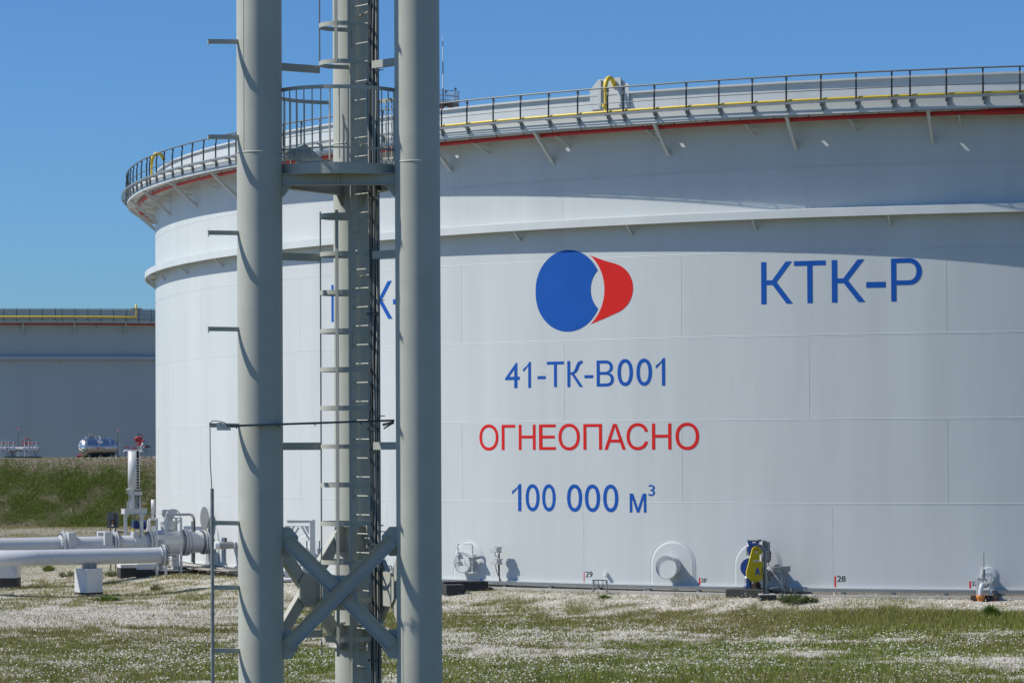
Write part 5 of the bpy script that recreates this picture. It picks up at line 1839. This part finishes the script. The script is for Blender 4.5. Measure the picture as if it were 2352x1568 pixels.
for x, d_ in ((655, .6), (895, .5), (465, .3)):
    p = q3(x, 1100, d_)
    mb = MB(); mb.cyl((p.x, p.y, BZ), (p.x, p.y, zm), .05 if x != 465 else .2, n=10); mb.build('standpipe', M['steel_white'], hd)
p, p2 = q3(160, 1290), q3(1420, 1290)
mb = MB(); mb.box((p.x, BD - .5, BZ - .2), (p2.x, BD + .6, q3(0, 1268).z), WORLD)
tag(mb.build('header_plinth', M['bitumen'], None, .02), 'long low dark plinth under the pipe header on the bank top', 'plinth')

# red fire monitor with its pipework
fm = thing('fire_monitor', 'bright red fire monitor with a crooked handle on white pipework on the bank top', 'fire monitor', (w3(1835, 1000).x, BD, BZ))
mb = MB()
mb.tube([w3(1835, 680), w3(1845, 600), w3(1848, 530), w3(1830, 485), w3(1790, 468), w3(1735, 475), w3(1705, 505), w3(1715, 540), w3(1760, 555), w3(1820, 552)], .10, 12)
mb.cyl(w3(1832, 690), w3(1832, 655), .16, n=16)
mb.build('barrel', M['red'], fm)
mb = MB(); mb.tube([w3(1750, 376), w3(1830, 385), w3(1885, 395), w3(1892, 420), w3(1885, 470), w3(1868, 530)], .03, 8); mb.build('handle', M['red'], fm)
MB().tube([w3(1748, 376), w3(1830, 386)], .042, 8).build('grip', M['black'], fm)
mb = MB()
mb.tube([w3(1400, 860), w3(1402, 835), w3(1420, 825), w3(1600, 825), w3(2040, 830)], .085, 12)
mb.tube([w3(1820, 690), w3(1820, 970), w3(1800, 975)], .07, 12)
mb.cyl(w3(1905, 560), w3(1905, 850), .05, n=12)
for x, y, r in ((1905, 660, .14), (1870, 710, .15), (1930, 740, .15), (1880, 780, .14), (1870, 845, .16), (1915, 850, .15), (1900, 630, .12)):
    mb.lathe([(.001, -r), (r * .7, -r * .7), (r, 0), (r * .7, r * .7), (.001, r)], w3(x, y, -.1), (1, 0, 0), 14)
mb.cyl(w3(1840, 715), w3(1930, 700), .08, n=12)
mb.tube([w3(1945, 860), w3(1950, 1000)], .05, 8); mb.tube([w3(1480, 720), w3(1478, 1000)], .05, 8); mb.tube([w3(1760, 590), w3(1760, 780)], .04, 8)
mb.build('pipework', M['pipe_white'], fm)
mb = MB()
for x, y in ((1470, 712), (1635, 742), (1690, 742), (1760, 637), (1910, 550), (1965, 728)):
    c_ = w3(x, y, -.1)
    mb.tube(circle(c_, (0, 0, 1), .17, 16), .025, 6, closed=True)
    mb.beam(c_ - Vector((.16, 0, 0)), c_ + Vector((.16, 0, 0)), .03, .02); mb.cyl(c_ - Vector((0, 0, .12)), c_, .03, n=8)
mb.build('hand_wheels', M['red'], fm)
mb = MB(); mb.lathe([(.001, .14), (.2, .10), (.34, 0), (.3, -.02), (.001, .05)], w3(1995, 705), (.2, 0, 1), 18); mb.build('hood', M['dark_steel'], fm)
# railings round the monitor
ra2 = thing('railing', 'thin grey steel railing round the red fire monitor', 'railing', (w3(1700, 1000).x, BD + 1, BZ))
for x in (1440, 1730, 2000):
    t = w3(x, 605, 1.0); MB().beam(Vector((t.x, t.y, BZ)), t, .04, .04).build('post', M['galv'], ra2)
for xa, xb, yt in ((1258, 1283, 600), (2078, 2160, 600)):
    mb = MB()
    for x in (xa, xb):
        t = w3(x, yt, .2); mb.beam(Vector((t.x, t.y, BZ)), t, .05, .04)
    for y in (720, 845, 970): mb.beam(w3(xa, y, .2), w3(xb, y, .2), .04, .05)
    mb.beam(w3(xa - 15, yt, .2), w3(xb + 8, yt, .2), .06, .07)
    mb.build('ladder_frame', M['steel_white'], ra2)
mb = MB()
for y in (600, 720): mb.beam(w3(1290, y, 1.0), w3(2070, y, 1.0), .02, .025)
mb.build('rail', M['galv'], ra2)

# mast head showing above the far rim of the big tank
HD_ = 205.0
h3 = lambda x, y, dD=0: at(976.2 + x * .24414, 57.4 + y * .24414, HD_ + dD)
hc_ = h3(172, 730)
hm = thing('lightning_mast', 'distant mast head with round basket and red and white lightning rod above the tank rim', 'mast', (hc_.x, hc_.y, -.8))
rb = h3(322, 700).x - hc_.x
z0, z1 = h3(0, 735).z, h3(0, 635).z
mb = MB()
mb.lathe([(.0, z0 - .12), (rb, z0 - .12), (rb, z0), (.0, z0)], (hc_.x, hc_.y, 0), (0, 0, 1), 40)
for k in range(8):
    a = k * pi / 4
    mb.beam(Vector((hc_.x, hc_.y, z0 - .2)), Vector((hc_.x + rb * cos(a), hc_.y + rb * sin(a), z0 - .2)), .1, .14)
mb.build('basket_floor', M['galv'], hm)
mb = MB()
for z in (z1, (z0 + z1) / 2): mb.tube(circle((hc_.x, hc_.y, z), (0, 0, 1), rb, 40), .025, 6, closed=True)
for p in circle((hc_.x, hc_.y, z0), (0, 0, 1), rb, 40): mb.cyl(p, p + Vector((0, 0, z1 - z0)), .012, n=5)
mb.build('basket_rail', M['galv'], hm)
mb = MB()
for a in (0.4, 2.5, 4.6):
    p = Vector((hc_.x + .6 * cos(a), hc_.y + .6 * sin(a), 0)); mb.cyl(p + Vector((0, 0, -.8)), p + Vector((0, 0, z0 - .25)), .16, n=14)
mb.build('mast_leg', M['red'], hm)
zz = [h3(0, y).z for y in (715, 600, 465, 345, 205, 155, 95)]
for i in range(6):
    MB().cyl((hc_.x, hc_.y, zz[i]), (hc_.x, hc_.y, zz[i + 1]), .045 - .005 * i, n=8).build('rod_section', M['rust'] if i % 2 == 0 else M['white'], hm)
for x, y in ((198, 628), (289, 600)):
    p = h3(x, y, -.5)
    mb = MB(); mb.lathe([(.001, -.12), (.08, -.05), (.09, .03), (.001, .12)], p, (0, 0, 1), 10); mb.beam(p, Vector((p.x, p.y, z0)), .02, .02); mb.build('warning_lamp', M['dark_steel'], hm)
# ------------------------------------------------------------------ vegetation and gravel
def leaf_mat(name, c1, c2, rough=.7, trans=.25):
    m = bpy.data.materials.new(name)
    m.use_nodes = True
    n, l = m.node_tree.nodes, m.node_tree.links
    b = n['Principled BSDF']
    b.inputs['Roughness'].default_value = rough
    b.inputs['Specular IOR Level'].default_value = .25
    g = n.new('ShaderNodeNewGeometry')
    no = n.new('ShaderNodeTexNoise')
    no.inputs['Scale'].default_value = .45
    no.inputs['Detail'].default_value = 5
    tc = n.new('ShaderNodeTexCoord')
    l.new(tc.outputs['Object'], no.inputs['Vector'])
    ad = n.new('ShaderNodeMath'); ad.operation = 'ADD'
    l.new(g.outputs['Random Per Island'], ad.inputs[0])
    l.new(no.outputs['Fac'], ad.inputs[1])
    mr = n.new('ShaderNodeMapRange')
    mr.inputs['From Min'].default_value = .35; mr.inputs['From Max'].default_value = 1.65
    l.new(ad.outputs[0], mr.inputs['Value'])
    mx = n.new('ShaderNodeMix'); mx.data_type = 'RGBA'
    l.new(mr.outputs[0], mx.inputs['Factor'])
    mx.inputs[6].default_value = (*c1, 1); mx.inputs[7].default_value = (*c2, 1)
    l.new(mx.outputs[2], b.inputs['Base Color'])
    if trans:
        t = n.new('ShaderNodeBsdfTranslucent')
        l.new(mx.outputs[2], t.inputs['Color'])
        ms = n.new('ShaderNodeMixShader')
        ms.inputs[0].default_value = trans
        l.new(b.outputs[0], ms.inputs[1]); l.new(t.outputs[0], ms.inputs[2])
        l.new(ms.outputs[0], n['Material Output'].inputs['Surface'])
    return m
M['grass'] = leaf_mat('green_grass', (.11, .155, .02), (.30, .355, .07))
M['dry'] = leaf_mat('dry_grass', (.18, .148, .045), (.37, .31, .125))
M['flower'] = leaf_mat('white_petals', (.44, .44, .35), (.72, .71, .62), .8, .15)
M['stone'] = leaf_mat('gravel_stone', (.30, .275, .22), (.64, .60, .51), .9, 0)
M['bankgrass'] = leaf_mat('bank_grass', (.095, .14, .02), (.26, .32, .075))
M['shrub'] = leaf_mat('shrub_leaves', (.05, .075, .02), (.14, .17, .055))
M['tuft'] = leaf_mat('bright_grass', (.05, .10, .01), (.13, .22, .03))

def cand(n, y0, y1, xl=None, xr=None):
    y = y0 + (y1 - y0) * RNG.random(n)
    a = (-.185 * y - 1) if xl is None else np.full(n, xl)
    b = (.185 * y + 1) if xr is None else np.full(n, xr)
    wmax = (b - a).max()
    x = a + (b - a) * RNG.random(n)
    keep = RNG.random(n) < (b - a) / wmax
    x, y = x[keep], y[keep]
    d = np.hypot(x - CX, y - CY) - R
    k = d > 1.0
    return x[k], y[k], d[k]
def blades(x, y, z, h, w_, lean):
    n = len(x)
    a = RNG.random(n) * 2 * pi
    la_ = RNG.random(n) * 2 * pi
    dx, dy = np.cos(a) * w_ / 2, np.sin(a) * w_ / 2
    lx, ly = np.cos(la_) * h * lean, np.sin(la_) * h * lean
    V = np.empty((n, 3, 3))
    V[:, 0] = np.stack([x - dx, y - dy, z], 1)
    V[:, 1] = np.stack([x + dx, y + dy, z], 1)
    V[:, 2] = np.stack([x + lx, y + ly, z + h], 1)
    return V.reshape(-1, 3), np.arange(n * 3).reshape(n, 3)
def quads_(x, y, z, r, tilt):
    n = len(x)
    a = RNG.random(n) * 2 * pi
    tx, ty = (RNG.random(n) - .5) * tilt, (RNG.random(n) - .5) * tilt - .35
    V = np.empty((n, 4, 3))
    for k in range(4):
        ux, uy = np.cos(a + k * pi / 2) * r, np.sin(a + k * pi / 2) * r
        V[:, k] = np.stack([x + ux, y + uy, z - (ux * tx + uy * ty)], 1)
    return V.reshape(-1, 3), np.arange(n * 4).reshape(n, 4)
x, y, d = cand(1850000, 64, 126)
g, fl, dry = zones(x, y, d)
k = RNG.random(len(x)) < g * .62
x, y, d, dry = x[k], y[k], d[k], dry[k]
isd = RNG.random(len(x)) < dry
hb = (.05 + .12 * RNG.random(len(x)) ** 1.5) * (1 + .9 * sm(6, 13, x) * sm(85, 88, y) * sm(3.2, 5, d)) * (1 + .8 * sm(76, 71, y) * sm(-4, 2, x))
for nm, q, m_ in (('grass', ~isd, 'grass'), ('dry_grass', isd, 'dry')):
    V, F_ = blades(x[q], y[q], gz(x[q], y[q]) - .01, hb[q], .014 + .016 * RNG.random(q.sum()), .45)
    mesh_np(nm, V, F_, M[m_], 3, False, 'stuff')
x, y, d = cand(740000, 64, 118)
g, fl, dry = zones(x, y, d)
k = RNG.random(len(x)) < fl * .32
x, y = x[k], y[k]
V, F_ = quads_(x, y, gz(x, y) + .06 + .15 * RNG.random(len(x)), .008 + .020 * RNG.random(len(x)) ** 1.5, 1.1)
mesh_np('white_flowers', V, F_, M['flower'], 4, False, 'stuff')
# loose stones: little five-sided lumps
x, y, d = cand(520000, 66, 128)
g, fl, dry = zones(x, y, d)
k = RNG.random(len(x)) < np.clip(.5 - .75 * g, .03, 1) * (.35 + sm(.35, .7, fbm(x, y, 1.1, 71)))
x, y = x[k], y[k]
n = len(x)
r = .016 + .05 * RNG.random(n) ** 3
z = gz(x, y)
a = RNG.random(n) * 2 * pi
V = np.empty((n, 6, 3))
for q in range(5):
    rr = r * (.75 + .5 * RNG.random(n))
    V[:, q] = np.stack([x + np.cos(a + q * 2 * pi / 5) * rr, y + np.sin(a + q * 2 * pi / 5) * rr, z - .005 + .3 * r * RNG.random(n)], 1)
V[:, 5] = np.stack([x + (RNG.random(n) - .5) * r, y + (RNG.random(n) - .5) * r, z + r * (.5 + .5 * RNG.random(n))], 1)
F_ = np.concatenate([np.stack([np.arange(n) * 6 + q, np.arange(n) * 6 + (q + 1) % 5, np.arange(n) * 6 + 5], 1) for q in range(5)])
mesh_np('gravel_stones', V.reshape(-1, 3), F_, M['stone'], 3, False, 'stuff')
# coarser meadow on the ground nearer the camera, below the picture
x = -16 + 30 * RNG.random(120000); y = 28 + 38 * RNG.random(120000)
V, F_ = blades(x, y, gz(x, y) - .01, .06 + .16 * RNG.random(len(x)), .02 + .02 * RNG.random(len(x)), .45)
mesh_np('near_grass', V, F_, M['grass'], 3, False, 'stuff')
# the strip of ground behind the pipework and the grassy bank
def bz(x, y): return .22 * (vnoise(x, y, 2.3, 21) - .5) * (np.asarray(y) < 215.8) + np.interp(y, [q_[0] for q_ in prof_bank], [q_[1] for q_ in prof_bank])
n = 330000
x = -52 + 48 * RNG.random(n); y = 206.5 + 9.0 * RNG.random(n)
cl = fbm(x, y, 2.4, 81)
cov = (.80 + .20 * sm(.30, .55, cl + .3 * (fbm(x, y, .8, 84) - .5))) * sm(214.4, 212.4, y + (fbm(x, y, 3, 82) - .5) * 2) * .95 + .05
cov = np.where(y < 208.8, .9, cov)
k = RNG.random(n) < cov
x, y, cl = x[k], y[k], cl[k]
h = (.07 + .17 * RNG.random(len(x)) ** 1.5) * (.75 + .9 * sm(.35, .7, cl))
V, F_ = blades(x, y, bz(x, y) - .05, h, .03 + .03 * RNG.random(len(x)), .6)
mesh_np('bank_grass', V, F_, M['bankgrass'], 3, False, 'stuff')
n = 300000
x = -46 + 38 * RNG.random(n); y = 126 + 81 * RNG.random(n) ** .9
d = np.hypot(x - CX, y - CY) - R
cl = fbm(x, y, 5, 83)
k = (d > .8) & (RNG.random(n) < (.12 + .5 * sm(.45, .65, cl) + .35 * sm(200, 206, y)))
x, y = x[k], y[k]
V, F_ = blades(x, y, gz(x, y) - .01, .03 + .08 * RNG.random(len(x)), .018 + .02 * RNG.random(len(x)), .6)
mesh_np('far_grass', V, F_, M['dry'], 3, False, 'stuff')
x, y = -52 + 48 * RNG.random(60000), 207.5 + 8.3 * RNG.random(60000)
k = RNG.random(60000) < .03 + .22 * sm(213.2, 214.6, y)
x, y = x[k], y[k]
V, F_ = quads_(x, y, bz(x, y) + .03, .015 + .04 * RNG.random(len(x)) ** 2, 1.4)
mesh_np('bank_stones', V, F_, M['stone'], 4, False, 'stuff')

# single plants one can point at
def plant(name, label, p, w_, h, n, leaf, mt, grassy=False):
    z0 = gnd(p)
    o = thing(name, label, 'plant', (p.x, p.y, z0))
    r = np.random.default_rng(int(abs(p.x * 100)) + n)
    st, lf = MB(), MB()
    for i in range(n):
        a = r.random() * 2 * pi
        rad = w_ / 2 * sqrt(r.random())
        hh = h * (.45 + .6 * r.random()) * (1 - .5 * (rad / (w_ / 2)) ** 2)
        b = Vector((p.x + .45 * rad * cos(a), p.y + .45 * rad * sin(a), z0 - .02))
        t = Vector((p.x + rad * cos(a), p.y + rad * sin(a), z0 + hh))
        if grassy:
            s_ = Vector((-sin(a), cos(a), 0)) * leaf * .5
            m_ = b.lerp(t, .55) + Vector((0, 0, hh * .15))
            lf.add([b - s_, b + s_, m_ + s_ * .8, m_ - s_ * .8, t], [(0, 1, 2, 3), (3, 2, 4)])
        else:
            st.tube([b, b.lerp(t, .5) + Vector((0, 0, .02)), t], .004, 4, caps=False)
            for q in range(9):
                c_ = b.lerp(t, .25 + .8 * r.random()) + Vector(((r.random() - .5) * .14, (r.random() - .5) * .14, (r.random() - .5) * .08))
                u = Vector((r.random() - .5, r.random() - .5, r.random() - .2)).normalized() * leaf
                v = u.cross(Vector((r.random() - .5, r.random() - .5, r.random() - .5))).normalized() * leaf * .4
                lf.add([c_ - u, c_ + v, c_ + u, c_ - v], [(0, 1, 2, 3)])
    if st.v: st.build('stems', M['shrub'], o)
    lf.build('foliage' if not grassy else 'blades', mt, o)
    return o
def gp_(x, y, zz=-.6):
    q_ = onz(x, y, zz)
    return onz(x, y, gnd(q_))
def pdep(x, D): return at(x, 1300, D)
plant('low_shrub', 'dark leafy shrub sprawling on the gravel right of the control post', pdep(1822, 98.3), 1.2, .34, 130, .04, M['shrub'])
plant('low_shrub', 'small dark shrub straggling below the steel trestle, right of its larger neighbour', pdep(1862, 98.3), .7, .2, 60, .04, M['shrub'])
plant('grass_tuft', 'bright green grass clump in front of the orange drain funnel', pdep(2276, 94.3), .85, .5, 700, .02, M['tuft'], True)
plant('weed', 'grey-green weed on the gravel left of the tall white pipe support block', gp_(152, 1326), .9, .35, 60, .03, M['shrub'])
plant('grass_tuft', 'pale green tuft behind the blind-ended pipe near the left block', gp_(112, 1312), .9, .4, 300, .03, M['bankgrass'], True)
plant('weed', 'small dark weed on the gravel below the blind flange', gp_(358, 1359), .5, .3, 40, .03, M['shrub'])
plant('grass_tuft', 'long strip of fresh grass right of the tall white pipe support block', gp_(246, 1378), 1.6, .22, 700, .02, M['tuft'], True)
plant('grass_tuft', 'green tuft on the gravel at the foot of the cable rack', pdep(1388, 101.6), .8, .16, 200, .02, M['tuft'], True)
plant('weed', 'flowering weed patch between the white blocks and the tall support block', gp_(262, 1318), .9, .35, 60, .03, M['shrub'])

for o in bpy.data.objects:
    if '_o' in o: del o['_o']
